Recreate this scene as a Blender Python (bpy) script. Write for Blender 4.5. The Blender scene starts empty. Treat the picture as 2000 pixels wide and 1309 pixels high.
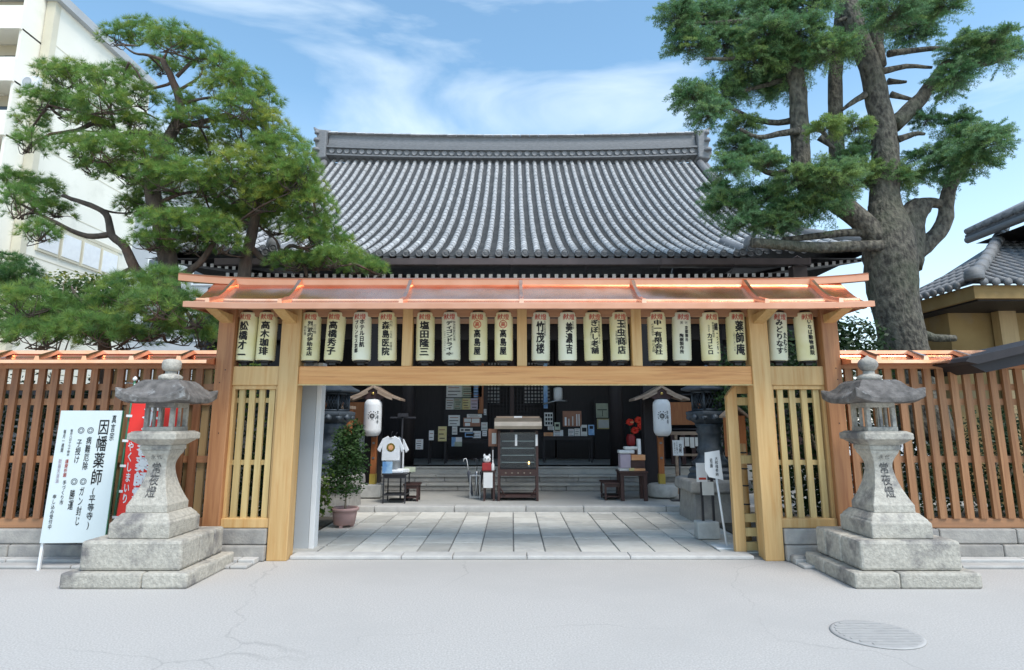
import bpy, bmesh, math, random
import numpy as np
from mathutils import Vector, Matrix
R = math.radians
rnd = random.Random(7)
scene = bpy.context.scene
COL = scene.collection

# ------------------------------------------------------------------ camera
FPX, PPY, PITCH, CAMH = 1200.0, 605.0, math.atan(217 / 1200), 1.65
cam_d = bpy.data.cameras.new('camera')
cam_d.sensor_width = 36
cam_d.lens = 36 * FPX / 2000
cam_d.shift_y = -(654.5 - PPY) / 2000
cam_d.clip_start = .05
cam_d.clip_end = 2000
cam = bpy.data.objects.new('camera', cam_d)
COL.objects.link(cam)
cam.location = (0, 0, CAMH)
cam.rotation_euler = (math.pi / 2 + PITCH, 0, 0)
scene.camera = cam

# ------------------------------------------------------------------ sky, sun, exposure
SUN_EL, SUN_AZ = R(57), R(140)          # azimuth clockwise from +Y
w = bpy.data.worlds.new('World')
scene.world = w
w.use_nodes = True
nt = w.node_tree
for n in list(nt.nodes): nt.nodes.remove(n)
out = nt.nodes.new('ShaderNodeOutputWorld')
bg = nt.nodes.new('ShaderNodeBackground')
bg.inputs['Strength'].default_value = .14
sky = nt.nodes.new('ShaderNodeTexSky')
sky.sky_type = 'NISHITA'
sky.sun_disc = False
sky.sun_elevation = SUN_EL
sky.sun_rotation = SUN_AZ
sky.air_density = 1.0
sky.dust_density = .6
sky.ozone_density = 1.2
tc = nt.nodes.new('ShaderNodeTexCoord')
mp = nt.nodes.new('ShaderNodeMapping')
mp.inputs['Rotation'].default_value = (R(8), R(14), R(20))
mp.inputs['Scale'].default_value = (1.5, 1.2, 6.5)
nz = nt.nodes.new('ShaderNodeTexNoise')
nz.inputs['Scale'].default_value = 1.5
nz.inputs['Detail'].default_value = 7
nz.inputs['Roughness'].default_value = .52
nz.inputs['Distortion'].default_value = .5
rp = nt.nodes.new('ShaderNodeValToRGB')
rp.color_ramp.elements[0].position = .50
rp.color_ramp.elements[0].color = (0, 0, 0, 1)
rp.color_ramp.elements[1].position = .86
rp.color_ramp.elements[1].color = (1, 1, 1, 1)
# thin veil of cloud thickening towards the horizon
sx = nt.nodes.new('ShaderNodeSeparateXYZ')
mr = nt.nodes.new('ShaderNodeMapRange')
mr.inputs['From Min'].default_value = .02
mr.inputs['From Max'].default_value = .48
mr.inputs['To Min'].default_value = .5
mr.inputs['To Max'].default_value = .0
ad = nt.nodes.new('ShaderNodeMath'); ad.operation = 'ADD'; ad.use_clamp = True
hs = nt.nodes.new('ShaderNodeHueSaturation')
hs.inputs['Saturation'].default_value = 1.05
hs.inputs['Hue'].default_value = .485
mx = nt.nodes.new('ShaderNodeMix'); mx.data_type = 'RGBA'
mx.inputs[7].default_value = (4.2, 4.7, 5.0, 1)
L = nt.links.new
L(tc.outputs['Generated'], mp.inputs['Vector']); L(mp.outputs[0], nz.inputs['Vector'])
L(nz.outputs['Fac'], rp.inputs['Fac'])
L(tc.outputs['Generated'], sx.inputs[0]); L(sx.outputs['Z'], mr.inputs['Value'])
L(rp.outputs[0], ad.inputs[0]); L(mr.outputs[0], ad.inputs[1])
L(sky.outputs[0], hs.inputs['Color'])
L(hs.outputs[0], mx.inputs[6]); L(ad.outputs[0], mx.inputs[0])
L(mx.outputs[2], bg.inputs['Color']); L(bg.outputs[0], out.inputs[0])

sun_d = bpy.data.lights.new('sun', 'SUN')
sun_d.energy = 1.6
sun_d.angle = R(24)
sun_d.color = (1, .96, .9)
sun = bpy.data.objects.new('sun', sun_d)
COL.objects.link(sun)
sd = Vector((math.sin(SUN_AZ) * math.cos(SUN_EL), math.cos(SUN_AZ) * math.cos(SUN_EL), math.sin(SUN_EL)))
sun.rotation_euler = sd.to_track_quat('Z', 'Y').to_euler()
sun.location = sd * 40
vs = scene.view_settings
vs.view_transform = 'Standard'
vs.look = 'None'
vs.exposure = 1.02
vs.gamma = 1

# ------------------------------------------------------------------ pixel helpers (photograph is 2000 x 1309)
def ray(px, py):
    u, v = (px - 1000) / FPX, (PPY - py) / FPX
    return u, math.cos(PITCH) - v * math.sin(PITCH), math.sin(PITCH) + v * math.cos(PITCH)
def V(px, py, y):                        # point of that pixel at depth y
    d = ray(px, py); t = y / d[1]
    return Vector((d[0] * t, y, CAMH + d[2] * t))
def G(px, py, z=0):                      # point of that pixel on the level z
    d = ray(px, py); t = (z - CAMH) / d[2]
    return Vector((d[0] * t, d[1] * t, z))

# ------------------------------------------------------------------ materials
MATS = {}
def pm(name, c1, c2=None, scale=4., rough=.7, metal=0., bump=0., stretch=(1, 1, 1), vary=.12, detail=5, c3=None, s3=1.2, t3=(.5, .7),
       spec=.5, trans=0., bscale=None, bdist=.02, st3=False, lo=.35, hi=.65, coat=0., sss=0.):
    """procedural principled material: two-colour noise, optional stains, per-object variation, bump"""
    m = bpy.data.materials.new(name); m.use_nodes = True
    t = m.node_tree; N = t.nodes; b = N['Principled BSDF']; K = t.links.new
    b.inputs['Roughness'].default_value = rough
    b.inputs['Metallic'].default_value = metal
    b.inputs['Specular IOR Level'].default_value = spec
    b.inputs['Transmission Weight'].default_value = trans
    b.inputs['Coat Weight'].default_value = coat
    co = N.new('ShaderNodeTexCoord'); oi = N.new('ShaderNodeObjectInfo')
    vm = N.new('ShaderNodeVectorMath'); vm.operation = 'MULTIPLY_ADD'
    vm.inputs[1].default_value = (37, 23, 51)
    K(oi.outputs['Random'], vm.inputs[0]); K(co.outputs['Object'], vm.inputs[2])
    mg = N.new('ShaderNodeMapping'); mg.inputs['Scale'].default_value = stretch
    K(vm.outputs[0], mg.inputs[0])
    nz = N.new('ShaderNodeTexNoise'); nz.inputs['Scale'].default_value = scale; nz.inputs['Detail'].default_value = detail
    K(mg.outputs[0], nz.inputs['Vector'])
    r = N.new('ShaderNodeValToRGB')
    r.color_ramp.elements[0].position = lo; r.color_ramp.elements[1].position = hi
    r.color_ramp.elements[0].color = (*c1, 1); r.color_ramp.elements[1].color = (*(c2 or [x * .8 for x in c1]), 1)
    K(nz.outputs['Fac'], r.inputs['Fac'])
    last = r.outputs[0]
    if c3:
        n3 = N.new('ShaderNodeTexNoise'); n3.inputs['Scale'].default_value = s3; n3.inputs['Detail'].default_value = 8
        n3.inputs['Roughness'].default_value = .65
        K((mg if st3 else vm).outputs[0], n3.inputs['Vector'])
        r3 = N.new('ShaderNodeValToRGB'); r3.color_ramp.elements[0].position = t3[0]; r3.color_ramp.elements[1].position = t3[1]
        K(n3.outputs['Fac'], r3.inputs['Fac'])
        x3 = N.new('ShaderNodeMix'); x3.data_type = 'RGBA'; x3.inputs[7].default_value = (*c3, 1)
        K(r3.outputs[0], x3.inputs[0]); K(last, x3.inputs[6]); last = x3.outputs[2]
    if vary:
        mr = N.new('ShaderNodeMapRange'); mr.inputs['To Min'].default_value = 1 - vary; mr.inputs['To Max'].default_value = 1 + vary
        K(oi.outputs['Random'], mr.inputs['Value'])
        hv = N.new('ShaderNodeHueSaturation'); K(mr.outputs[0], hv.inputs['Value']); K(last, hv.inputs['Color']); last = hv.outputs[0]
    K(last, b.inputs['Base Color'])
    rr = N.new('ShaderNodeMapRange'); rr.inputs['To Min'].default_value = max(.02, rough - .09); rr.inputs['To Max'].default_value = min(1, rough + .09)
    K(nz.outputs['Fac'], rr.inputs['Value']); K(rr.outputs[0], b.inputs['Roughness'])
    if bump:
        nb = nz
        if bscale:
            nb = N.new('ShaderNodeTexNoise'); nb.inputs['Scale'].default_value = bscale; nb.inputs['Detail'].default_value = 6
            K(mg.outputs[0], nb.inputs['Vector'])
        bp = N.new('ShaderNodeBump'); bp.inputs['Strength'].default_value = bump; bp.inputs['Distance'].default_value = bdist
        K(nb.outputs['Fac'], bp.inputs['Height']); K(bp.outputs[0], b.inputs['Normal'])
    MATS[name] = m
    return m
def leafmat(name, rough=.5, transl=.42):
    """foliage: colour from the leaf-tone attribute"""
    m = bpy.data.materials.new(name); m.use_nodes = True
    t = m.node_tree; N = t.nodes; b = N['Principled BSDF']; K = t.links.new
    at = N.new('ShaderNodeAttribute'); at.attribute_name = 'tone'
    K(at.outputs['Color'], b.inputs['Base Color']); b.inputs['Roughness'].default_value = rough
    b.inputs['Specular IOR Level'].default_value = .35
    tr = N.new('ShaderNodeBsdfTranslucent'); K(at.outputs['Color'], tr.inputs['Color'])
    ms = N.new('ShaderNodeMixShader'); ms.inputs[0].default_value = transl
    K(b.outputs[0], ms.inputs[1]); K(tr.outputs[0], ms.inputs[2]); K(ms.outputs[0], N['Material Output'].inputs[0])
    MATS[name] = m
def glassmat(name, tint=(.9, .95, .95), rough=.03):
    m = bpy.data.materials.new(name); m.use_nodes = True
    t = m.node_tree; N = t.nodes; K = t.links.new
    g = N.new('ShaderNodeBsdfGlossy'); g.inputs['Roughness'].default_value = rough
    tr = N.new('ShaderNodeBsdfTransparent'); tr.inputs['Color'].default_value = (*tint, 1)
    fr = N.new('ShaderNodeFresnel'); fr.inputs['IOR'].default_value = 1.5
    ms = N.new('ShaderNodeMixShader'); K(fr.outputs[0], ms.inputs[0]); K(tr.outputs[0], ms.inputs[1]); K(g.outputs[0], ms.inputs[2])
    K(ms.outputs[0], N['Material Output'].inputs[0]); MATS[name] = m
def emat(name, c, s):
    m = bpy.data.materials.new(name); m.use_nodes = True
    b = m.node_tree.nodes['Principled BSDF']; b.inputs['Base Color'].default_value = (*c, 1)
    b.inputs['Emission Color'].default_value = (*c, 1); b.inputs['Emission Strength'].default_value = s; MATS[name] = m

pm('asphalt', (.39, .372, .345), (.55, .53, .50), 70, .85, bump=.3, bscale=180, lo=.32, hi=.66, c3=(.43, .415, .39), s3=.45, t3=(.48, .72), vary=0)
pm('flagstone', (.52, .50, .445), (.60, .58, .52), 5, .8, bump=.25, bscale=45, c3=(.38, .375, .36), s3=1.6, t3=(.55, .75), vary=.2)
pm('kerb_stone', (.52, .51, .48), (.44, .43, .41), 6, .8, bump=.25, bscale=60, vary=.1)
pm('joint', (.19, .185, .175), (.26, .255, .24), 8, .95, vary=0)
pm('platform', (.38, .37, .34), (.45, .44, .40), 1.6, .85, bump=.2, bscale=50, c3=(.22, .225, .22), s3=.8, vary=.06)
pm('granite', (.37, .345, .295), (.51, .48, .41), 26, .85, bump=.5, bscale=55, c3=(.17, .16, .155), s3=2.6, t3=(.50, .66), vary=.07, detail=8)
pm('granite_dark', (.085, .078, .072), (.18, .165, .152), 11, .85, bump=.45, bscale=50, c3=(.36, .36, .35), s3=5, t3=(.58, .7), vary=.06, detail=8)
pm('base_stone', (.3, .285, .262), (.38, .36, .325), 9, .88, bump=.4, bscale=40, c3=(.2, .2, .205), s3=1.5, t3=(.5, .7), vary=.16)
pm('new_wood', (.55, .335, .13), (.62, .41, .18), 3, .5, stretch=(9, 9, .55), bump=.1, vary=.07, c3=(.52, .27, .085), s3=2.2, t3=(.52, .72), st3=True)
pm('new_wood_x', (.62, .275, .085), (.74, .385, .14), 2.6, .5, stretch=(.45, 11, 11), bump=.12, vary=.05, c3=(.42, .15, .045), s3=2.0, t3=(.53, .72), lo=.3, hi=.7, st3=True)
pm('pale_wood', (.50, .36, .15), (.59, .45, .205), 3, .55, stretch=(9, 9, .5), bump=.1, vary=.11, c3=(.42, .27, .10), s3=2.2, t3=(.54, .74), st3=True)
pm('brown_wood', (.23, .098, .042), (.31, .145, .066), 3, .55, stretch=(9, 9, .5), bump=.12, vary=.16, c3=(.17, .066, .028), s3=2.4, t3=(.5, .72), st3=True)  # darker copy of the fence wood, with the pine's shade in its colour
pm('brown_wood_x', (.34, .17, .085), (.42, .21, .10), 3, .55, stretch=(.6, 8, 8), bump=.08, vary=.08)
pm('fence_wood', (.32, .15, .065), (.40, .20, .09), 3, .55, stretch=(9, 9, .5), bump=.12, vary=.13, c3=(.25, .105, .044), s3=2.4, t3=(.5, .72), st3=True)
pm('outer_wood', (.34, .15, .062), (.42, .20, .085), 3, .55, stretch=(9, 9, .5), bump=.1, vary=.05, c3=(.26, .10, .04), s3=2.2, t3=(.52, .72), st3=True)
pm('tan_wood', (.44, .30, .14), (.50, .35, .17), 3, .6, stretch=(8, 8, .6), vary=.1)
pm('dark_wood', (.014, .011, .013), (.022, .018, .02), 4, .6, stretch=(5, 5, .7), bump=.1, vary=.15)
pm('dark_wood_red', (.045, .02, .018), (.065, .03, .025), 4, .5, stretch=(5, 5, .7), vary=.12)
pm('orange_wood', (.34, .11, .035), (.42, .155, .05), 4, .5, stretch=(6, 6, .7), vary=.1)
pm('old_wood', (.27, .19, .13), (.38, .29, .22), 4, .75, stretch=(.7, 6, 6), bump=.3, vary=.1)
pm('copper', (.93, .46, .28), (.98, .58, .41), 2.2, .19, metal=.95, bump=.22, bscale=4, vary=.05, c3=(.88, .36, .18), s3=2.4, t3=(.5, .8), stretch=(1, 1, 1))
pm('copper_dull', (.66, .31, .19), (.72, .37, .24), 3, .38, metal=.85, bump=.12, bscale=7, vary=.05)
pm('tile', (.40, .40, .395), (.55, .55, .54), 9, .5, bump=.2, bscale=40, c3=(.29, .295, .30), s3=3.2, t3=(.5, .72), vary=.2, detail=8)
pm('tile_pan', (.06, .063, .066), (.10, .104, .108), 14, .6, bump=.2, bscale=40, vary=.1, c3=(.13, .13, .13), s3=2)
pm('ridge_tile', (.16, .165, .17), (.22, .225, .23), 8, .6, bump=.3, bscale=40, stretch=(1, 1, 5), vary=.1)
pm('gutter', (.075, .055, .05), (.10, .075, .07), 3, .45, metal=.3, vary=.1)
pm('white_paint', (.80, .81, .80), (.74, .75, .75), 3, .5, vary=.03)
pm('white_wall', (.86, .83, .72), (.80, .77, .66), .35, .8, vary=.03, c3=(.60, .59, .5), s3=.5, t3=(.55, .85), bump=.05)
pm('cream_trim', (.66, .62, .48), (.58, .54, .42), .8, .8, vary=.08)
pm('beige_recess', (.46, .40, .28), (.52, .46, .34), 1, .8, vary=.1)
pm('grey_wall', (.40, .42, .43), (.46, .48, .49), .4, .7, vary=.08)
pm('ochre_wall', (.30, .195, .075), (.38, .26, .11), 2, .9, vary=.05, c3=(.3, .24, .16), s3=1.4, t3=(.55, .75))
pm('bark_pine', (.055, .043, .035), (.12, .09, .07), 9, .95, bump=1.0, bdist=.06, stretch=(1, 1, .45), vary=0, detail=9, c3=(.16, .075, .045), s3=.9, t3=(.5, .75))
pm('bark_cedar', (.045, .04, .033), (.17, .155, .12), 16, .95, bump=1.0, bdist=.07, stretch=(1, 1, .55), vary=0, detail=9, c3=(.10, .11, .07), s3=1.1, t3=(.5, .75))
pm('cut_wood', (.22, .12, .06), (.35, .22, .12), 9, .9, vary=0)
pm('twig', (.20, .165, .12), (.28, .23, .17), 9, .9, vary=.1)
pm('lantern_paper', (.74, .68, .36), (.81, .765, .50), 5, .65, vary=.12)
pm('lantern_paper_pale', (.72, .72, .52), (.77, .77, .60), 5, .65, vary=.12)
pm('white_paper', (.78, .79, .78), (.72, .73, .73), 5, .7, vary=.05)
pm('ink', (.012, .012, .012), (.02, .02, .02), 9, .7, vary=0)
pm('red_ink', (.50, .045, .022), (.56, .06, .03), 9, .7, vary=0)
pm('carve', (.13, .125, .12), (.19, .185, .175), 30, .95, vary=0)
pm('black_ring', (.012, .012, .014), (.02, .02, .02), 5, .4, vary=.1)
pm('board_white', (.63, .70, .70), (.60, .675, .675), .8, .35, vary=0)
pm('red_cloth', (.78, .03, .024), (.82, .045, .03), 2, .75, vary=0)
pm('green_pole', (.03, .14, .07), (.04, .17, .09), 4, .4, vary=0)
pm('bronze', (.05, .065, .082), (.09, .108, .125), 6, .5, metal=.3, bump=.3, bscale=20, vary=.05)
pm('steel', (.42, .43, .45), (.48, .49, .5), 6, .35, metal=.9, vary=.05)
pm('dark_steel', (.045, .045, .05), (.06, .06, .07), 6, .4, metal=.5, vary=.1)
pm('brass', (.30, .26, .20), (.36, .31, .25), 6, .4, metal=.6, vary=.05)
pm('gold', (.75, .52, .14), (.80, .58, .18), 6, .3, metal=1, vary=.05)
pm('pink_pot', (.50, .30, .27), (.56, .36, .32), 4, .7, vary=.05, c3=(.42, .26, .24), s3=3)
pm('soil', (.05, .035, .025), (.08, .06, .04), 20, .95, vary=0)
pm('yellow_paint', (.52, .38, .07), (.46, .33, .06), 4, .6, vary=0)
pm('concrete', (.42, .42, .40), (.5, .5, .47), 8, .9, bump=.3, bscale=50, c3=(.33, .33, .31), s3=3, vary=.06)
pm('bamboo', (.42, .24, .085), (.5, .31, .12), 3, .45, stretch=(5, 5, .5), vary=.1)
pm('shirt', (.74, .77, .80), (.66, .70, .74), 3, .85, vary=.03, bump=.3, bscale=6)
pm('red_plastic', (.30, .015, .02), (.38, .03, .03), 5, .5, vary=.05)
pm('flower_red', (.62, .02, .012), (.72, .06, .02), 6, .6, vary=.12)
pm('card', (.62, .62, .58), (.70, .70, .67), 6, .7, vary=.1)
pm('card_blue', (.12, .28, .55), (.35, .55, .75), 7, .5, vary=.1)
pm('card_green', (.36, .40, .30), (.46, .50, .38), 7, .6, vary=.1)
pm('card_yellow', (.60, .50, .20), (.66, .58, .32), 7, .6, vary=.1)
pm('card_lilac', (.45, .38, .46), (.54, .46, .52), 7, .6, vary=.1)
pm('card_orange', (.62, .28, .12), (.68, .36, .18), 7, .6, vary=.1)
pm('card_brown', (.30, .13, .08), (.36, .17, .1), 7, .6, vary=.1)
pm('bed_stone', (.10, .098, .09), (.16, .155, .145), 9, .95, bump=.4, vary=.05)
pm('garden_soil', (.06, .05, .038), (.10, .085, .06), 3, .95, bump=.4, bscale=20, vary=0)
pm('iron', (.38, .37, .355), (.43, .42, .40), 12, .7, metal=.0, vary=0, bump=.2)
pm('umbrella_cloth', (.05, .06, .09), (.1, .11, .14), 4, .6, vary=.4)
pm('stucco_dark', (.07, .068, .066), (.10, .096, .09), 2, .9, vary=.05)
pm('window_glass', (.05, .06, .07), (.08, .09, .1), 1, .08, spec=.8, vary=.3)
def cracks(name):                        # hairline cracks and old patch seams in the road surface
    t = MATS[name].node_tree; N = t.nodes; K = t.links.new; b = N['Principled BSDF']; src = b.inputs['Base Color'].links[0].from_socket
    co = N.new('ShaderNodeTexCoord'); nz = N.new('ShaderNodeTexNoise'); nz.inputs['Scale'].default_value = 1.1; nz.inputs['Detail'].default_value = 6
    K(co.outputs['Object'], nz.inputs['Vector'])
    va = N.new('ShaderNodeVectorMath'); va.operation = 'MULTIPLY_ADD'; va.inputs[1].default_value = (.9, .9, 0)
    K(nz.outputs['Color'], va.inputs[0]); K(co.outputs['Object'], va.inputs[2])
    vo = N.new('ShaderNodeTexVoronoi'); vo.feature = 'DISTANCE_TO_EDGE'; vo.inputs['Scale'].default_value = .30; K(va.outputs[0], vo.inputs['Vector'])
    r = N.new('ShaderNodeValToRGB'); r.color_ramp.elements[0].position = .0012; r.color_ramp.elements[0].color = (1, 1, 1, 1); r.color_ramp.elements[1].position = .0035; r.color_ramp.elements[1].color = (0, 0, 0, 1)
    K(vo.outputs['Distance'], r.inputs['Fac'])
    m2 = N.new('ShaderNodeTexNoise'); m2.inputs['Scale'].default_value = .5; K(co.outputs['Object'], m2.inputs['Vector'])
    mr = N.new('ShaderNodeMapRange'); mr.inputs['From Min'].default_value = .45; mr.inputs['From Max'].default_value = .6; mr.inputs['To Max'].default_value = .25; K(m2.outputs['Fac'], mr.inputs['Value'])
    mu = N.new('ShaderNodeMath'); mu.operation = 'MULTIPLY'; K(r.outputs[0], mu.inputs[0]); K(mr.outputs[0], mu.inputs[1])
    x = N.new('ShaderNodeMix'); x.data_type = 'RGBA'; x.inputs[7].default_value = (.13, .125, .12, 1); K(mu.outputs[0], x.inputs[0]); K(src, x.inputs[6]); K(x.outputs[2], b.inputs['Base Color'])
cracks('asphalt')
glassmat('glass')
emat('flame', (1, .55, .15), 6)
for n in ('pine_leaf', 'cedar_leaf', 'shrub_leaf'): leafmat(n)
M = MATS

# ------------------------------------------------------------------ mesh builder
ORG = {}
class MB:
    def __init__(s): s.v, s.f, s.mi, s.sm = [], [], [], []; s.m = 0
    def add(s, vs, fs, smooth=False):
        o = len(s.v); s.v += [tuple(x) for x in vs]
        for f in fs: s.f.append([i + o for i in f]); s.mi.append(s.m); s.sm.append(smooth)
        return s
    def box(s, x0, x1, y0, y1, z0, z1):
        return s.add([(x, y, z) for z in (z0, z1) for y in (y0, y1) for x in (x0, x1)],
                     [(0, 2, 3, 1), (4, 5, 7, 6), (0, 1, 5, 4), (2, 6, 7, 3), (0, 4, 6, 2), (1, 3, 7, 5)])
    def cbox(s, c, sx, sy, sz): return s.box(c[0] - sx / 2, c[0] + sx / 2, c[1] - sy / 2, c[1] + sy / 2, c[2] - sz / 2, c[2] + sz / 2)
    def prism(s, pts, y0, y1):           # outline in x,z extruded along y
        n = len(pts)
        a = sum(pts[i][0] * pts[(i + 1) % n][1] - pts[(i + 1) % n][0] * pts[i][1] for i in range(n))
        if a < 0: pts = pts[::-1]
        return s.add([(p[0], y0, p[1]) for p in pts] + [(p[0], y1, p[1]) for p in pts],
                     [tuple(range(n)), tuple(range(2 * n - 1, n - 1, -1))] + [(i, i + n, (i + 1) % n + n, (i + 1) % n) for i in range(n)])
    def prismx(s, pts, x0, x1):          # outline in y,z extruded along x
        n = len(pts)
        a = sum(pts[i][0] * pts[(i + 1) % n][1] - pts[(i + 1) % n][0] * pts[i][1] for i in range(n))
        if a < 0: pts = pts[::-1]
        return s.add([(x1, p[0], p[1]) for p in pts] + [(x0, p[0], p[1]) for p in pts],
                     [tuple(range(n)), tuple(range(2 * n - 1, n - 1, -1))] + [(i, i + n, (i + 1) % n + n, (i + 1) % n) for i in range(n)])
    def lathe(s, prof, c=(0, 0, 0), n=20, sq=False, smooth=True, a0=None):
        """profile of (radius, z); sq: square plan with half-width = radius"""
        rings = []
        if sq: n = 4
        for r, z in prof:
            for k in range(n):
                if sq: x, y = ((-1, -1), (1, -1), (1, 1), (-1, 1))[k]; x *= r; y *= r
                else:
                    a = 2 * math.pi * k / n + (a0 or 0); x, y = r * math.cos(a), r * math.sin(a)
                rings.append((c[0] + x, c[1] + y, c[2] + z))
        fs = []
        for i in range(len(prof) - 1):
            for k in range(n): fs.append((i * n + k, i * n + (k + 1) % n, (i + 1) * n + (k + 1) % n, (i + 1) * n + k))
        s.add(rings, fs, smooth and not sq)
        o = len(s.v) - len(rings)
        for idx, rev in ((0, True), (len(prof) - 1, False)):
            f = [o + idx * n + k for k in range(n)]
            s.f.append(f[::-1] if rev else f); s.mi.append(s.m); s.sm.append(False)
        return s
    def tube(s, pts, rad, n=8, smooth=True, wob=0., rng=rnd):
        pts = [Vector(p) for p in pts]; k = len(pts)
        rad = rad if hasattr(rad, '__len__') else [rad] * k
        vs, fs = [], []; up = Vector((.3, 1, .2)).normalized()
        for i, p in enumerate(pts):
            t = (pts[min(i + 1, k - 1)] - pts[max(i - 1, 0)])
            if t.length < 1e-9: t = Vector((0, 0, 1))
            t.normalize(); a = t.cross(up)
            if a.length < .05: a = t.cross(Vector((1, .1, 0)))
            a.normalize(); b = t.cross(a)
            for j in range(n):
                q = 2 * math.pi * j / n; r = rad[i] * (1 + wob * rng.uniform(-1, 1))
                vs.append(p + a * math.cos(q) * r + b * math.sin(q) * r)
        for i in range(k - 1):
            for j in range(n): fs.append((i * n + j, i * n + (j + 1) % n, (i + 1) * n + (j + 1) % n, (i + 1) * n + j))
        fs.append(tuple(range(n))[::-1]); fs.append(tuple(range((k - 1) * n, k * n)))
        return s.add(vs, fs, smooth)
    def mesh(s, name, mats, origin=(0, 0, 0)):
        me = bpy.data.meshes.new(name); o = Vector(origin)
        me.from_pydata([Vector(v) - o for v in s.v], [], s.f)
        for m in (mats if isinstance(mats, (list, tuple)) else [mats]): me.materials.append(M[m])
        me.polygons.foreach_set('material_index', s.mi); me.polygons.foreach_set('use_smooth', s.sm)
        me.update(); return me
    def build(s, name, mats, parent=None, origin=None, bev=0., **tags):
        o = Vector(ORG[parent.name]) if parent else Vector(origin or (0, 0, 0))
        ob = link(name, s.mesh(name, mats, o), parent, bev=bev)
        if not parent: ob.location = o
        ORG[ob.name] = o
        return tag(ob, **tags)
def tag(o, label=None, cat=None, group=None, kind=None):
    if label: o['label'] = label
    if cat: o['category'] = cat
    if group: o['group'] = group
    if kind: o['kind'] = kind
    return o
def link(name, data, parent=None, loc=None, rot=None, bev=0.):
    ob = bpy.data.objects.new(name, data); COL.objects.link(ob)
    if parent: ob.parent = parent
    if loc is not None: ob.location = loc
    if rot is not None: ob.rotation_euler = rot
    if bev:
        b = ob.modifiers.new('bevel', 'BEVEL'); b.width = bev; b.segments = 2; b.limit_method = 'ANGLE'; b.angle_limit = R(40)
    return ob
def thing(name, label, cat, loc=(0, 0, 0), rz=0., group=None, rot=None):
    o = link(name, None, None, loc, rot or (0, 0, rz)); o.empty_display_size = .1
    ORG[o.name] = Vector(loc)
    return tag(o, label, cat, group)
def local(o):                            # build the parts of this thing in its own coordinates
    ORG[o.name] = Vector((0, 0, 0)); return o
def piece(name, me, parent, world, rot=None, bev=0.):   # shared mesh, placed by world position
    ob = link(name, me, parent, Vector(world) - ORG[parent.name], rot, bev); ORG[ob.name] = Vector(world); return ob
def sub(name, mats, parent, fn, bev=0., **k):
    m = MB(); fn(m); return m.build(name, mats, parent, bev=bev, **k)
def npmesh(name, verts, tris, mat, tone=None, smooth=False):
    me = bpy.data.meshes.new(name); nv, nf = len(verts), len(tris); k = tris.shape[1]
    me.vertices.add(nv); me.vertices.foreach_set('co', verts.astype(np.float32).ravel())
    me.loops.add(nf * k); me.loops.foreach_set('vertex_index', tris.astype(np.int32).ravel())
    me.polygons.add(nf); me.polygons.foreach_set('loop_start', np.arange(0, nf * k, k, dtype=np.int32))
    me.materials.append(M[mat]); me.update(calc_edges=True)
    if tone is not None:
        a = me.color_attributes.new('tone', 'FLOAT_COLOR', 'POINT')
        a.data.foreach_set('color', np.concatenate([tone, np.ones((nv, 1))], 1).astype(np.float32).ravel())
    return me

# ------------------------------------------------------------------ lettering
def text_flat(body, size, bold=.0, line=1.0, lang_scale=(1, 1)):
    """glyphs as bmesh in x,z facing -y, centred"""
    cu = bpy.data.curves.new('t', 'FONT'); cu.body = body; cu.size = size; cu.align_x = 'CENTER'; cu.align_y = 'CENTER'
    cu.space_line = line; cu.resolution_u = 2; cu.offset = bold * size
    ob = bpy.data.objects.new('t', cu); COL.objects.link(ob)
    dg = bpy.context.evaluated_depsgraph_get(); me = bpy.data.meshes.new_from_object(ob.evaluated_get(dg))
    COL.objects.unlink(ob); bpy.data.objects.remove(ob); bpy.data.curves.remove(cu)
    bm = bmesh.new(); bm.from_mesh(me); bpy.data.meshes.remove(me)
    if bm.verts:
        zs = [v.co.y for v in bm.verts]; zc = (max(zs) + min(zs)) / 2
        for v in bm.verts: v.co = Vector((v.co.x * lang_scale[0], 0, (v.co.y - zc) * lang_scale[1]))
    return bm
def text_col(body, height, bold=.012, width=None):
    """a vertical column of characters, scaled to the given height (and optional width)"""
    chars = list(body)
    bm = text_flat('\n'.join(chars), 1., 0, 1.0)
    if not bm.verts: return bm
    if bold:                             # brush weight: the strokes once more, slightly shifted
        src = bpy.data.meshes.new('t'); bm.to_mesh(src)
        for i, (dx, dz) in enumerate(((-bold, bold * .6), (bold, -bold * .6), (0, bold))):
            n0 = len(bm.verts); bm.from_mesh(src); bm.verts.ensure_lookup_table()
            for v in bm.verts[n0:]: v.co.x += dx; v.co.z += dz
        bpy.data.meshes.remove(src)
    zs = [v.co.z for v in bm.verts]; h = max(zs) - min(zs); xs = [v.co.x for v in bm.verts]; wd = max(xs) - min(xs)
    k = height / h; kx = (width / wd) if width else k
    for v in bm.verts: v.co.x *= kx; v.co.z *= k
    return bm
def text_obj(bms, name, mat, parent, wrap=None, y=0.):
    """join glyph bmeshes [(bm, dx, dz)]; wrap = cylinder radius or flat at y"""
    big = bmesh.new()
    for bm, dx, dz in bms:
        for v in bm.verts: v.co.x += dx; v.co.z += dz
        me = bpy.data.meshes.new('t'); bm.to_mesh(me); bm.free(); big.from_mesh(me); bpy.data.meshes.remove(me)
    if wrap:
        x = -.2
        while x < .2:
            bmesh.ops.bisect_plane(big, geom=big.verts[:] + big.edges[:] + big.faces[:], plane_co=(x, 0, 0), plane_no=(1, 0, 0)); x += wrap * .22
        for v in big.verts:
            a = v.co.x / wrap; v.co.x = wrap * math.sin(a); v.co.y = -wrap * math.cos(a)
    else:
        for v in big.verts: v.co.y = y
    me = bpy.data.meshes.new(name); big.to_mesh(me); big.free(); me.materials.append(M[mat])
    return link(name, me, parent)
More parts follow.
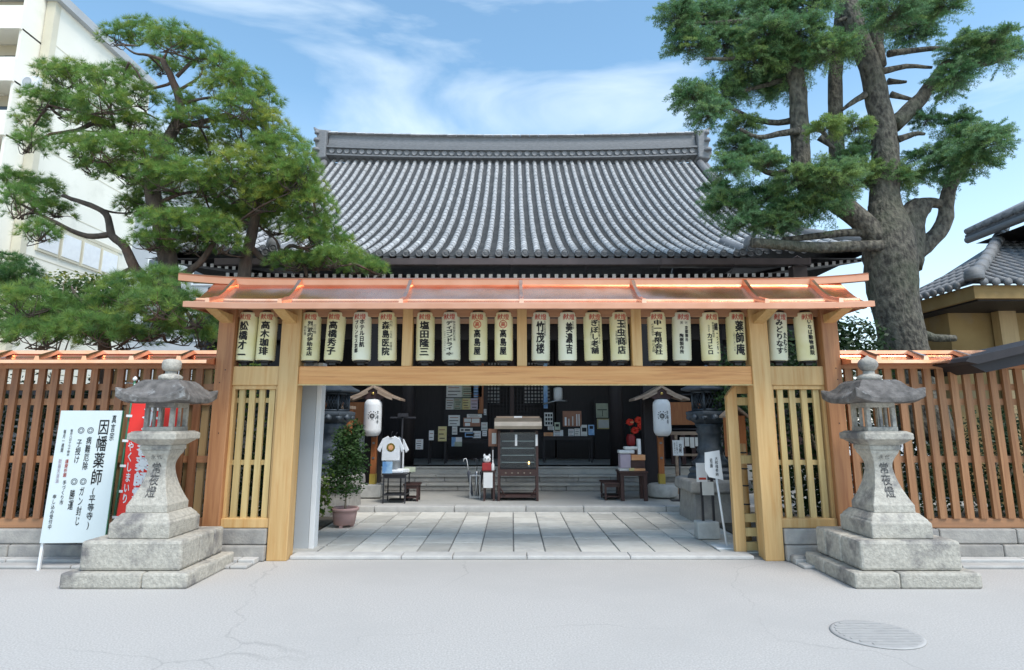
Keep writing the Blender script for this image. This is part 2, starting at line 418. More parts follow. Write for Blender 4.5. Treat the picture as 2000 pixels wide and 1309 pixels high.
# ================================================================== ground
def struct(name, mb, mats, **k):
    o = mb.build(name, mats, **k); o['kind'] = 'structure'; return o
struct('street', MB().add([(-400, -60, 0), (400, -60, 0), (400, 900, 0), (-400, 900, 0)], [(0, 1, 2, 3)]), 'asphalt')
GY = 7.75                                # front face of the gate posts
# garden ground inside the precinct
struct('garden_ground', MB().box(-16, -2.95, 8.05, 28, -.1, .03), 'garden_soil')
struct('garden_ground', MB().box(3.25, 16, 8.05, 28, -.1, .03), 'garden_soil')
# forecourt of flagstones
fc = struct('forecourt', MB().box(-2.93, 3.24, 7.9, 11.6, -.1, .012), 'joint')
xs = [-2.92 + .0 * i for i in range(1)]
edges = [-2.9, -2.46, -2.03, -1.635, -1.2, -.80, -.40, .02, .42, .87, 1.36, 1.80, 2.24, 2.62, 3.2]
fl = random.Random(3)
for a, b in zip(edges[:-1], edges[1:]):
    y = 8.1
    while y < 11.45:
        ln = fl.uniform(.36, .75); y1 = min(y + ln, 11.58)
        if 11.58 - y1 < .2: y1 = 11.58
        g = .006; gy_ = .018
        dz = fl.uniform(-.003, .004)
        MB().add([(a + g + fl.uniform(0, .006), y + gy_, .0), (b - g - fl.uniform(0, .006), y + gy_, .0), (b - g, y1 - gy_, .0), (a + g, y1 - gy_, .0),
                  (a + g + .005, y + gy_ + .006, .028 + dz), (b - g - .005, y + gy_ + .006, .028 + dz), (b - g - .005, y1 - gy_ - .006, .028 + dz), (a + g + .005, y1 - gy_ - .006, .028 + dz)],
                 [(4, 5, 6, 7), (0, 1, 5, 4), (1, 2, 6, 5), (2, 3, 7, 6), (3, 0, 4, 7)]).build('flagstone', 'flagstone', fc)
        y = y1
# threshold kerb in front of the forecourt
kb = struct('threshold_kerb', MB().box(-2.93, 3.24, 7.84, 8.09, -.1, .02), 'joint')
x = -2.69
for ln in (1.35, .62, .9, 1.25, 1.5):
    x1 = min(x + ln, 3.02)
    MB().box(x + .004, x1 - .004, 7.83, 8.085, 0, .045).build('kerb_stone', 'kerb_stone', kb, bev=.012); x = x1
# stone platform in front of the hall and its edge stones
pf = struct('hall_platform', MB().box(-9, 9, 11.68, 15, -.1, .11), 'platform')
x = -5.2
for i in range(8):
    ln = (1.6, 1.1, 1.45, 1.3, 1.05, 1.5, 1.2, 1.4)[i]
    MB().box(x + .005, x + ln - .005, 11.6, 11.86, -.05, .122).build('edge_stone', 'kerb_stone', pf, bev=.015); x += ln
# three stone steps, hall floor
st = struct('hall_steps', MB().box(-4.75, 4.75, 14.25, 15.6, -.1, .25), 'joint')
for k in range(3):
    y0 = 14.1 + .27 * k; z1 = .115 + .165 * (k + 1)
    x = -4.8; q = random.Random(k + 5)
    while x < 4.75:
        ln = q.uniform(.55, 1.0); x1 = min(x + ln, 4.8)
        MB().box(x + .004, x1 - .004, y0 + .03, y0 + .5, z1 - .16, z1 - .05).build('riser_stone', 'base_stone', st, bev=.01)
        x = x1
    x = -4.8
    while x < 4.75:
        ln = q.uniform(1.2, 1.9); x1 = min(x + ln, 4.8)
        MB().box(x + .003, x1 - .003, y0, y0 + .55, z1 - .05, z1).build('tread_stone', 'platform', st, bev=.008)
        x = x1
# street gutter strip along the fences
for x0, x1 in ((-14, -3.0), (3.3, 14)):
    s = struct('gutter_strip', MB().box(x0, x1, 7.35, 7.72, -.1, .004), 'joint')
    x = x0
    while x < x1 - .1:
        e = min(x + .9, x1)
        MB().box(x + .006, e - .006, 7.36, 7.53, 0, .035).build('gutter_stone', 'kerb_stone', s, bev=.01)
        MB().box(x + .006, e - .006, 7.56, 7.71, 0, .06).build('gutter_stone', 'kerb_stone', s, bev=.01)
        x = e
c = G(1712, 1240)
mh = thing('manhole_cover', 'round worn iron manhole cover set in the street', 'manhole', (c.x, c.y, 0))
MB().lathe([(.33, .002), (.33, .008), (.31, .012)], (c.x, c.y, 0), 40).build('rim', 'iron', mh)
for i in range(-4, 5):
    h = math.sqrt(.29 ** 2 - (i * .06) ** 2)
    MB().box(c.x - h, c.x + h, c.y + i * .06 - .016, c.y + i * .06 + .016, .0125, .0165).build('rib', 'iron', mh)

# ================================================================== gate
gate = thing('temple_gate', 'new cedar gate with copper roof and hanging paper lanterns', 'gate', (.16, GY + .1, 0))
PW = {}
def post(n, x0, x1, z0, z1, mat, y0=GY, d=.22):
    return MB().box(x0, x1, y0, y0 + d, z0, z1).build(n, mat, gate, bev=.01)
for x0, x1 in ((-2.94, -2.695), (3.03, 3.26)): post('main_post', x0, x1, 0, 3.16, 'new_wood')
for x0, x1 in ((-3.735, -3.525), (3.94, 4.145)): post('outer_post', x0, x1, .36, 3.14, 'outer_wood', GY - .02, .21)
for x0, x1 in ((-1.405, -1.275), (.065, .19), (1.53, 1.66)): post('short_post', x0, x1, 2.33, 3.1, 'new_wood', GY + .04, .13)
MB().box(-2.695, 3.03, GY + .03, GY + .19, 2.10, 2.33).build('lintel', 'new_wood_x', gate, bev=.008)
MB().box(-2.695, 3.03, GY + .02, GY + .05, 2.088, 2.102).build('lintel_edge', 'pale_wood', gate)
MB().box(-3.6, 4.05, GY + .05, GY + .2, 2.97, 3.12).build('head_beam', 'brown_wood_x', gate, bev=.008)
MB().box(-3.86, 4.26, GY - .5, GY - .42, 2.98, 3.03).build('eave_beam', 'brown_wood_x', gate)
for x in (-3.63, -2.82, 3.145, 4.04):    # bracket arms under the eaves
    MB().prismx([(GY - .5, 2.985), (GY + .05, 2.985), (GY + .05, 2.86), (GY - .15, 2.9)], x - .07, x + .07).build('bracket_arm', 'new_wood', gate, bev=.006)
def bay(x0, x1):
    MB().box(x0, x1, GY + .03, GY + .19, 2.09, 2.33).build('bay_beam', 'new_wood_x' if 0 else 'new_wood', gate, bev=.008)
    MB().box(x0, x1, GY + .02, GY + .2, .375, .485).build('sill', 'new_wood', gate, bev=.008)
    fr = MB().box(x0, x0 + .035, GY + .05, GY + .15, .485, 2.09).box(x1 - .035, x1, GY + .05, GY + .15, .485, 2.09).box(x0 + .035, x1 - .035, GY + .05, GY + .15, 2.04, 2.09).build('lattice_frame', 'new_wood', gate, bev=.004)
    w_ = (x1 - x0 - .07); me = None
    sl = MB().box(-.036, .036, -.02, .02, .485, 2.04).mesh('slat', 'pale_wood')
    for i in range(4):
        piece('lattice_slat', sl, gate, (x0 + .035 + w_ * (i + .62) / 4.05, GY + .1, 0))
    for z in (1.14, 1.905):
        MB().box(x0 + .035, x1 - .035, GY + .12, GY + .15, z - .03, z + .03).build('lattice_rail', 'pale_wood', gate)
bay(-3.525, -2.94); bay(3.26, 3.94)
# stones under the bays
for x0, x1 in ((-3.74, -2.95), (3.27, 4.15)):
    b = thing('stone_plinth', 'two-course grey stone plinth under the ' + ('lattice bay by the white sign' if x0 < 0 else 'lattice bay by the cedar'), 'plinth', ((x0 + x1) / 2, GY + .1, 0))
    MB().box(x0, x1, GY - .02, GY + .25, .19, .37).build('stone', 'base_stone', b, bev=.015)
    MB().box(x0, x1, GY - .05, GY + .25, 0, .185).build('stone', 'base_stone', b, bev=.02)

# copper roof of the gate
def roofprof(y): # height of the copper sheet at distance d in front of the ridge line
    return y
RY = GY + .12
def cz(d, e=.62, zt=3.435, ze=3.035): # concave slope
    t = d / e; return zt - (zt - ze) * (1 - (1 - t) ** 1.45)
roof = MB()
NX, ND = 60, 7
X0, X1 = -3.90, 4.30
def lift(x): return .045 * max(0, (abs(x - .16) - 3.2) / 1.0) ** 2
def sheet(mb, sgn, zoff=0.):
    vs, fs = [], []
    for i in range(NX + 1):
        x = X0 + (X1 - X0) * i / NX
        for j in range(ND + 1):
            d = .70 * j / ND
            vs.append((x, RY - sgn * d, cz(min(d, .62)) - max(0, d - .62) * .25 + lift(x) * d + zoff))
    for i in range(NX):
        for j in range(ND):
            a = i * (ND + 1) + j; f = (a, a + 1, a + ND + 2, a + ND + 1); fs.append(f if sgn > 0 else f[::-1])
    mb.add(vs, fs, True)
sheet(roof, 1); sheet(roof, -1)
croof = roof.build('copper_roof', 'copper', gate)
# folded step half way down the slope, fascia and eave drip
def strip(name, d, h, mat, out=.0, th=.02):
    m = MB(); n = 40; vs, fs = [], []
    for i in range(n + 1):
        x = X0 - out + (X1 - X0 + 2 * out) * i / n; z = cz(min(d, .62)) - max(0, d - .62) * .25 + lift(x) * d
        vs += [(x, RY - d - th, z - h), (x, RY - d - th, z + .006), (x, RY - d + .012, z + .012), (x, RY - d + .012, z - h)]
    for i in range(n):
        a = i * 4
        for k in range(4): fs.append((a + k, a + 4 + k, a + 4 + (k + 1) % 4, a + (k + 1) % 4))
    fs += [(0, 1, 2, 3), (n * 4 + 3, n * 4 + 2, n * 4 + 1, n * 4)]
    return m.add(vs, fs).build(name, mat, croof)
strip('folded_step', .40, .022, 'copper', 0, .03)
strip('eave_fascia', .69, .06, 'copper_dull', .0, .03)
strip('drip_edge', .64, .012, 'copper', .0, .035)
# underside boards
MB().add([(X0 + .02, RY - .66, 2.99), (X1 - .02, RY - .66, 2.99), (X1 - .02, RY, 3.14), (X0 + .02, RY, 3.14), (X0 + .02, RY + .66, 2.99), (X1 - .02, RY + .66, 2.99)],
         [(3, 2, 1, 0), (4, 5, 2, 3)]).build('soffit_boards', 'brown_wood_x', gate)
# gable ends
for x in (X0 + .015, X1 - .015):
    MB().prismx([(RY - .62, 3.0), (RY + .62, 3.0), (RY + .3, 3.16), (RY, 3.41), (RY - .3, 3.16)], x - .012, x + .012).build('gable_board', 'copper_dull', gate)
# ridge box, upswept at both ends
rb = MB(); n = 48; vs, fs = [], []
for i in range(n + 1):
    x = -4.36 + 9.02 * i / n; u = .07 * max(0, (abs(x - .15) - 3.0) / 1.5) ** 2.2; tp = .045
    vs += [(x, RY - tp, 3.385 + u), (x, RY - tp - .006, 3.465 + u), (x, RY - tp - .02, 3.47 + u), (x, RY - .03, 3.49 + u), (x, RY + .03, 3.49 + u), (x, RY + tp + .02, 3.47 + u), (x, RY + tp, 3.385 + u)]
for i in range(n):
    for k in range(7): fs.append((i * 7 + k, i * 7 + 7 + k, i * 7 + 7 + (k + 1) % 7, i * 7 + (k + 1) % 7))
fs += [tuple(range(7)), tuple(range(n * 7 + 6, n * 7 - 1, -1))]
rb.add(vs, fs).build('ridge_cap', 'copper_dull', croof)
# standing ribs over the copper sheet
for x in (-3.62, -2.76, -1.32, .113, 1.57, 3.03, 3.91):
    m = MB(); vs, fs = [], []; k = 9
    for i in range(k + 1):
        d = .05 + .66 * i / k; z = cz(min(d, .62)) - max(0, d - .62) * .25 + lift(x) * d; h = .085 - .02 * i / k
        vs += [(x - .03, RY - d, z - .01), (x - .022, RY - d, z + h), (x + .022, RY - d, z + h), (x + .03, RY - d, z - .01)]
    for i in range(k):
        for q in range(4): fs.append((i * 4 + q, i * 4 + (q + 1) % 4, i * 4 + 4 + (q + 1) % 4, i * 4 + 4 + q))
    fs += [(3, 2, 1, 0), (k * 4, k * 4 + 1, k * 4 + 2, k * 4 + 3)]
    m.add(vs, fs).build('standing_rib', 'copper', croof)
# inner stay posts and the open door leaf on the cedar side
leaf = thing('stay_panel', 'narrow pale slatted stay panel behind the cedar-side main post', 'panel', (2.85, GY + .35, 0))
ly = GY + .34
MB().prism([(2.80, .03), (2.935, .03), (2.935, 2.12), (2.80, 1.97)], ly, ly + .09).build('stile', 'new_wood', leaf, bev=.006)
MB().box(3.10, 3.2, ly, ly + .09, .03, 2.1).build('stile', 'new_wood', leaf, bev=.006)
for z in (.10, .27, .44, 1.16, 1.90): MB().box(2.935, 3.10, ly + .02, ly + .07, z - .05, z + .05).build('rail', 'pale_wood', leaf)
MB().prism([(2.82, 2.0), (3.12, 2.0), (3.12, 2.27), (3.0, 2.2), (2.9, 2.1)], ly + .01, ly + .08).build('bracket', 'new_wood', leaf)
c = G(590, 1076)
wp = thing('white_pillar', 'tall white metal pillar with its shade coloured grey just inside the gate by the potted shrub', 'pillar', (c.x, c.y, 0))
MB().box(c.x - .12, c.x + .075, c.y, c.y + .16, 0, 2.42).build('shaft', 'grey_wall', wp, bev=.006)  # grey colour stands for the shaded front of the white pillar
MB().box(c.x + .077, c.x + .145, c.y - .006, c.y + .17, 0, 2.425).build('lit_side_strip', 'white_paint', wp, bev=.006)  # white strip paints in the brightly lit side of the pillar

# ================================================================== side fences
def fence(xa, xb, lab, side):
    f = thing('slatted_fence', lab, 'fence', ((xa + xb) / 2, GY + .1, 0))
    MB().box(xa, xb, GY + .06, GY + .20, .37, .48).build('bottom_rail', 'brown_wood_x', f, bev=.006)
    for z in (2.07, 1.885, 1.18):
        MB().box(xa, xb, GY + .085, GY + .125, z - .04, z + .04).build('rail', 'brown_wood_x', f)
    MB().box(xa, xb, GY + .03, GY + .22, 2.30, 2.38).build('top_rail', 'brown_wood_x', f)
    front = MB().box(-.042, .042, -.022, .022, .48, 2.30).mesh('slat', 'brown_wood' if side < 0 else 'fence_wood')
    back = MB().box(-.045, .045, -.02, .02, .48, 2.30).mesh('slat', 'tan_wood')
    n = int((xb - xa) / .166)
    for i in range(n):
        x = xa + .1 + i * .166
        piece('slat', front, f, (x, GY + .06, 0))
        if side > 0 and x < 7.0 or i > n - 9: piece('back_slat', back, f, (x + .07, GY + .155, 0))
    # copper capping
    a, b = xa, xb
    m = MB(); vs, fs = [], []
    for x in (a, b):
        vs += [(x, GY - .24, 2.345), (x, GY - .24, 2.385), (x, GY + .0, 2.43), (x, GY + .11, 2.505), (x, GY + .22, 2.43), (x, GY + .46, 2.385), (x, GY + .46, 2.345)]
    fs = [(k, k + 7, (k + 1) % 7 + 7, (k + 1) % 7)[::-1] for k in range(7)] + [tuple(range(7)), tuple(range(13, 6, -1))]
    cp = m.add(vs, fs).build('copper_capping', 'copper', f)
    MB().box(a, b, GY + .07, GY + .15, 2.49, 2.535).build('ridge_fold', 'copper', cp)
    q = .58; k = 0
    xx = (b - .35) if side < 0 else (a + .35)
    while a < xx < b:
        MB().add([(xx - .035, GY - .23, 2.38), (xx + .035, GY - .23, 2.38), (xx + .035, GY + .08, 2.49), (xx - .035, GY + .08, 2.49),
                  (xx - .022, GY - .23, 2.435), (xx + .022, GY - .23, 2.435), (xx + .022, GY + .08, 2.54), (xx - .022, GY + .08, 2.54)],
                 [(4, 5, 6, 7), (0, 1, 5, 4), (1, 2, 6, 5), (3, 0, 4, 7)]).build('standing_rib', 'copper', cp)
        xx += side * q
    # two-course stone base
    sb = thing('stone_base_wall', 'low grey stone base wall under the ' + ('fence behind the white sign' if side < 0 else 'fence on the cedar side'), 'base wall', ((xa + xb) / 2, GY + .1, 0))
    MB().box(xa, xb, GY + .03, GY + .24, 0, .36).build('core', 'bed_stone', sb)
    g = random.Random(11 + side)
    for z0, z1, yo in ((.0, .19, -.03), (.196, .365, .0)):
        x = xa
        while x < xb - .05:
            e = min(x + g.uniform(.55, 1.1), xb)
            MB().box(x + .005, e - .005, GY + yo, GY + .22, z0, z1).build('stone', 'base_stone', sb, bev=.016); x = e
fence(-9.2, -3.74, 'brown slatted fence with copper capping behind the white sign', -1)
fence(4.15, 9.2, 'brown slatted fence with copper capping on the cedar side', 1)

# ================================================================== paper lanterns on the gate
BODY_R, BODY_H = .118, .62
def ribbed(r, h, n, k, taper=.0):
    pr = []
    for i in range(k + 1):
        z = -h / 2 + h * i / k; e = min(i, k - i) / k
        rr = r * (1 - .06 * max(0, 1 - e * 30)) + (.0022 if i % 2 else -.0022)
        pr.append((rr, z))
    return pr
pale_me = MB().lathe(ribbed(BODY_R, BODY_H, 28, 60), n=32).mesh('paper_body', 'lantern_paper_pale')
body_me = MB().lathe(ribbed(BODY_R, BODY_H, 28, 60), n=32).mesh('paper_body', 'lantern_paper')
ring_me = MB().lathe([(.07, -.012), (.095, -.012), (.095, .022), (.07, .022)], n=24).mesh('ring', 'black_ring')
hook_me = MB().tube([(0, 0, 0), (0, 0, .10)], .006, 6).mesh('hook', 'black_ring')
tail_me = MB().cbox((0, 0, -.03), .085, .06, .05).mesh('tail', 'black_ring')
LANT = [  # pixel x of the centre, main columns [(text, x, z, height, width)], small columns, what tells it apart
    (484, [('舩橋才一', 0, -.03, .44, .118)], [], 'first paper lantern beside the outer post on the white-sign side'),
    (522, [('高木珈琲', -.005, -.03, .44, .115)], [], 'paper lantern beside the main post, over the bay on the white-sign side'),
    (608, [('武内伊助本店', .005, -.075, .36, .07), ('列', .0, .165, .05, .06)], [('株式', .02, .12, .07), ('本店', -.02, .12, .07), ('打刃物', .06, .09, .12), ('御料理', -.065, .07, .12)], 'first lantern inside the white-pillar-side main post, narrow writing with side notes'),
    (655, [('高橋秀子', .0, -.03, .44, .118)], [], 'second lantern inside the white-pillar-side main post'),
    (707, [('ホテル日航', .035, .03, .36, .062), ('プリンセス京都', -.04, -.01, .42, .052)], [], 'lantern with two columns of kana, third from the white-pillar-side main post'),
    (757, [('森島医院', -.005, -.03, .44, .1)], [('内科', .065, .16, .08), ('小児科', .065, .02, .1), ('皮膚科', .065, -.13, .11)], 'lantern with small side notes hanging just before the first short post from the white pillar'),
    (831, [('塩田隆三', .0, -.03, .44, .125)], [], 'lantern just past the first short post from the white pillar, four bold characters'),
    (881, [('ディゴンドライ', .0, .0, .38, .085), ('(仲条)', .0, -.235, .045, .1)], [('御池麩屋町北東', .065, .06, .26), ('二三一ー〇二一八', -.065, -.07, .25)], 'lantern with kana brushwork next to the red-circled pair'),
    (934, [('高島屋', .0, -.08, .33, .085)], [], 'red-circled lantern nearer the white pillar'),
    (984, [('高島屋', .0, -.08, .33, .085)], [], 'red-circled lantern beside the middle short post'),
    (1056, [('竹茂楼', .0, -.02, .42, .105)], [('左京区岡崎南', .06, .1, .2)], 'first lantern on the cedar side of the middle short post, three spaced characters'),
    (1108, [('美濃吉', .0, -.03, .41, .09)], [('京料理', .055, .14, .1)], 'second lantern on the cedar side of the middle short post, three spaced characters'),
    (1158, [('ぎぼし老舗', -.01, -.01, .44, .10)], [('柳馬場四条上る', .055, .05, .3), ('電話二二一ー二八二四', -.06, -.06, .22)], 'lantern with rounded kana next to one before the third short post'),
    (1209, [('玉虫商店', .0, -.02, .44, .105)], [('京都府', .06, .16, .1), ('下京区松原通', .06, 0, .22), ('五条烏丸', -.06, -.02, .16)], 'lantern with yellowish paper just before the third short post from the white pillar'),
    (1283, [('中一有限会社', .005, -.02, .45, .10)], [('代表取締役', -.062, .08, .16), ('中川太郎', -.06, -.13, .16)], 'first lantern past the third short post, six tight characters'),
    (1331, [('京都舞台', .032, .03, .2, .045), ('陶樹製作所', -.035, -.1, .26, .05)], [('光', .03, .17, .04), ('美', -.03, .17, .04)], 'lantern with a small boxed block of writing'),
    (1386, [('カゴヒロ', -.045, -.1, .27, .062), ('綴', .05, .12, .1, .06), ('一つづり一', .06, -.09, .26, .035)], [('飲食育業務卸', .005, .08, .2), ('株式会社', -.05, .1, .09)], 'lantern with large kana and a small central column'),
    (1437, [('薬師庵', .015, -.025, .44, .115)], [('二四三ー五一八五', -.06, -.07, .24)], 'lantern against the cedar-side main post with loose brushwork'),
    (1518, [('みどりなす', -.02, -.01, .44, .085), ('たむら', .06, -.08, .26, .06)], [], 'lantern with flowing kana beside the main post, over the bay on the cedar side'),
    (1572, [('いなば動物病院', .01, -.02, .45, .062)], [], 'lantern with thin lettering next to the outer post on the cedar side'),
]
LY = GY + .12
def crest_ring(parent, r0, r1, zc, mat, wrap):
    bm = bmesh.new(); n = 48
    a = [bm.verts.new((r0 * math.cos(2 * math.pi * k / n), 0, zc + r0 * math.sin(2 * math.pi * k / n))) for k in range(n)]
    b = [bm.verts.new((r1 * math.cos(2 * math.pi * k / n), 0, zc + r1 * math.sin(2 * math.pi * k / n))) for k in range(n)]
    for k in range(n): bm.faces.new((a[k], b[k], b[(k + 1) % n], a[(k + 1) % n]))
    return bm
for i, (px, main, small, lab) in enumerate(LANT):
    c = V(px, 655, LY); zc = 2.715
    t = local(thing('paper_lantern', lab, 'lantern', (c.x, LY, zc), group='paper lanterns hung along the gate'))
    t.rotation_euler = (R(rnd.uniform(-2, 2)), R(rnd.uniform(-2, 2)), R(rnd.uniform(-9, 9)))
    link('paper_body', pale_me if i in (4, 7, 10, 11, 15, 18) else body_me, t); link('top_ring', ring_me, t, (0, 0, BODY_H / 2)); link('bottom_ring', ring_me, t, (0, 0, -BODY_H / 2 - .012))
    link('hook', hook_me, t, (0, 0, BODY_H / 2)); link('tail_block', tail_me, t, (0, 0, -BODY_H / 2))
    red = text_flat('献燈', .082, .006); items = [(red, 0, .245)]
    if '高島屋' in main[0][0]:
        items += [(crest_ring(t, .043, .052, .148, 'red_ink', 0), 0, 0), (text_col('高', .062, .02), 0, .148)]
    text_obj(items, 'red_lettering', 'red_ink', t, BODY_R + .0035)
    its = [(text_col(tx, h, .042, wd * 1.06), dx, dz) for tx, dx, dz, h, wd in main] + [(text_col(tx, h, 0.), dx, dz) for tx, dx, dz, h in small]
    text_obj(its, 'black_lettering', 'ink', t, BODY_R + .0035)
for x, y, z in ((4.07, GY - .021, 2.3), (4.08, GY - .021, 2.16), (4.05, GY - .021, 1.62), (-3.6, GY - .021, 2.28), (-3.66, GY - .021, 2.12), (-3.62, GY - .021, 1.5)):
    MB().cbox((x, y, z), .012, .006, .014).build('knot_plug', 'dark_wood_red', gate)
MB().tube([(-3.53, LY, 2.965), (3.95, LY, 2.965)], .01, 6).build('lantern_rod', 'dark_steel', gate)

# ================================================================== stone lanterns
def shaft_r(u): return .096 + .124 * max(0, 1 - u / .80) ** 1.75 + .052 * max(0, (u - .70) / .30) ** 2
def stone_lantern(cx, cy, lab, side, jewel):
    t = thing('stone_lantern', lab, 'stone lantern', (cx, cy, 0), group='stone lanterns flanking the gate')
    # bottom slab of several stones
    w1 = .64
    cut = cx - side * .18
    for x0, x1 in (((cx - w1, cut), (cut, cx + w1))):
        MB().box(x0 + .002, x1 - .002, cy - .52, cy + .10, 0, .15).build('base_slab', 'granite', t, bev=.022)
    MB().box(cx - w1 + .004, cx + w1 - .004, cy + .105, cy + .55, 0, .148).build('base_slab', 'granite', t, bev=.02)
    # step blocks
    MB().box(cx - .515, cx + .515, cy - .44, cy - .06, .152, .442).build('step_block', 'granite', t, bev=.028)
    MB().box(cx - .515, cx + .515, cy - .055, cy + .27, .152, .44).build('step_block', 'granite', t, bev=.025)
    MB().box(cx - .515, cx + .515, cy + .275, cy + .5, .152, .438).build('step_block', 'granite', t, bev=.025)
    c = (cx, cy - .02, 0)
    MB().lathe([(.318, .444), (.318, .60), (.30, .615), (.295, .63), (.255, .675), (.245, .69)], c, sq=True).build('moulded_base', 'granite', t, bev=.012)
    pr = [(.22, .69), (.22, .765)]
    for k in range(1, 15):
        u = k / 14; z = .765 + .535 * u
        pr.append((shaft_r(u), z))
    sh = MB().lathe(pr + [(.158, 1.335)], c, sq=True).build('shaft', 'granite', t, bev=.006)
    MB().lathe([(.168, 1.336), (.168, 1.39)], c, sq=True).build('shaft_cap', 'granite', t, bev=.008)
    MB().lathe([(.175, 1.391), (.245, 1.445), (.265, 1.452), (.265, 1.515), (.22, 1.54)], c, sq=True).build('lamp_platform', 'granite', t, bev=.008)
    fb = MB()
    fb.box(cx - .165, cx + .165, c[1] - .165, c[1] + .165, 1.54, 1.585)
    for sx in (-1, 1):
        for sy in (-1, 1): fb.cbox((cx + sx * .138, c[1] + sy * .138, 1.69), .045, .045, .21)
    for sy in (-1, 1): fb.cbox((cx, c[1] + sy * .14, 1.69), .03, .028, .21)
    for sx in (-1, 1): fb.cbox((cx + sx * .14, c[1], 1.69), .028, .03, .21)
    fb.box(cx - .16, cx + .16, c[1] - .16, c[1] + .16, 1.795, 1.85)
    fb.build('fire_box', 'granite', t, bev=.004)
    # umbrella stone with upswept corners
    n = 8; vs, fs = [], []
    def edge(r, k):                       # point k of 4n along a square of half-width r
        s_, q = divmod(k, n); u = -1 + 2 * q / n
        return [(u, -1), (1, u), (-u, 1), (-1, -u)][s_], abs(u)
    def ring(r, z, curl):
        for k in range(4 * n):
            (ux, uy), au = edge(r, k)
            cu = curl * max(0, au - .25) ** 2.2
            vs.append((cx + ux * r * (1 + cu * .12), c[1] + uy * r * (1 + cu * .12), z + cu))
    prof = [(.18, 1.846, 0), (.355, 1.842, .10), (.37, 1.845, .12), (.374, 1.895, .21), (.355, 1.92, .165), (.31, 1.955, .07), (.265, 2.01, .02), (.225, 2.07, .005), (.19, 2.098, 0), (.15, 2.10, 0)]
    for p in prof: ring(*p)
    N4 = 4 * n
    for i in range(len(prof) - 1):
        for k in range(N4): fs.append((i * N4 + k, i * N4 + (k + 1) % N4, (i + 1) * N4 + (k + 1) % N4, (i + 1) * N4 + k))
    fs += [tuple(range(N4))[::-1], tuple(range((len(prof) - 1) * N4, len(prof) * N4))]
    MB().add(vs, fs).build('umbrella_stone', 'granite_dark', t, bev=.006)
    MB().lathe([(.115, 2.098), (.125, 2.12), (.125, 2.145), (.095, 2.165), (.06, 2.175), (.06, 2.205)], c, 24).build('lotus_seat', 'granite', t)
    if jewel: pr = [(.055, 2.205), (.082, 2.225), (.103, 2.265), (.102, 2.305), (.082, 2.335), (.046, 2.355), (.018, 2.37), (.006, 2.385)]
    else: pr = [(.068, 2.205), (.09, 2.222), (.10, 2.25), (.10, 2.30), (.09, 2.328), (.045, 2.342), (.01, 2.344)]
    MB().lathe(pr, c, 24).build('jewel', 'granite', t)
    # carved characters following the curved face
    for body, z0, h, wd in (('常夜燈', 1.02, .36, .105), ('永代', 1.262, .05, .15)):
        bm = text_col(body, h, .02, wd) if body == '常夜燈' else text_flat('永 代', .052)
        bmesh.ops.triangulate(bm, faces=bm.faces[:])
        for zc_ in np.arange(z0 - .3, z0 + .3, .03):
            bmesh.ops.bisect_plane(bm, geom=bm.verts[:] + bm.edges[:] + bm.faces[:], plane_co=(0, 0, zc_ - z0), plane_no=(0, 0, 1))
        zz = [p[1] for p in [(a, b) for a, b in pr_shaft]] if 0 else None
        for v in bm.verts:
            z = v.co.z + z0
            # half-width of the shaft at this height
            r = np.interp(z, SH_Z, SH_R)
            v.co = Vector((v.co.x, -r - .0035 - .02, z))
        me = bpy.data.meshes.new('carved_characters'); bm.to_mesh(me); bm.free(); me.materials.append(M['carve'])
        link('carved_characters', me, t)
_p = [(.22, .69), (.22, .765)] + [(shaft_r(k / 14), .765 + .535 * k / 14) for k in range(1, 15)] + [(.158, 1.335)]
SH_Z, SH_R = [p[1] for p in _p], [p[0] for p in _p]
stone_lantern(-3.88, 7.03, 'weathered stone lantern with a rounded top ball in front of the red banner', -1, False)
stone_lantern(4.06, 7.03, 'stone lantern with a pointed jewel top on the cedar side of the gate', 1, True)

# ================================================================== white sign board and red banner
a, b_ = G(80, 1086), G(200, 1086)
sg = local(thing('sign_board', 'tall white temple sign board with black brush lettering', 'sign', (V(140, 1060, 7.3).x, 7.3, 0), R(3), rot=(R(-3), 0, R(4))))
W2, H2, B2 = .35, 1.50, .27
MB().box(-W2, W2, -.012, .012, B2 + .02, B2 + H2).build('panel', 'board_white', sg, bev=.004)
MB().box(W2 + .001, W2 + .009, -.014, .014, B2, B2 + H2).build('side_strip', 'green_pole', sg)
for x in (-W2 + .015, W2 - .02): MB().box(x - .014, x + .014, .013, .04, 0, B2 + H2 * .7).build('leg', 'white_paint', sg)
zc = B2 + H2 / 2
cols = [('真言宗', .27, .55, .30, .05), ('因幡薬師', .165, .27, .74, .12), ('(平等寺)', .15, -.36, .46, .07),
        ('病難厄除', .02, .26, .38, .058), ('子授け', -.085, .28, .27, .058), ('ガン封じ', .025, -.33, .42, .052), ('勝運', -.075, -.26, .22, .056),
        ('毎月八日十七十時半', -.19, .38, .31, .03), ('手づくり市', -.18, -.18, .27, .04), ('毎月一週間', -.265, .4, .26, .03), ('申し込み受付中', -.265, -.39, .38, .04)]
for tx, x, z, h, wd in cols: text_obj([(text_col(tx, h, .012, wd), x, zc + z)], 'black_lettering', 'ink', sg, y=-.0155)
text_obj([(text_col('護摩祈願', .2, .012, .038), -.19, zc + .09)], 'red_lettering', 'red_ink', sg, y=-.0155)
text_obj([(text_col('歓喜天浴油', .27, .012, .038), -.265, zc + .06)], 'violet_lettering', 'card_lilac', sg, y=-.0155)
its = []
for x, z in ((.02, .52), (-.085, .52), (.025, -.06), (-.075, -.06)):
    for r0, r1 in ((.030, .036), (.016, .021)):
        its.append((crest_ring(None, r0, r1, 0, 'ink', 0), x, zc + z))
text_obj(its, 'double_circles', 'ink', sg, y=-.0155)

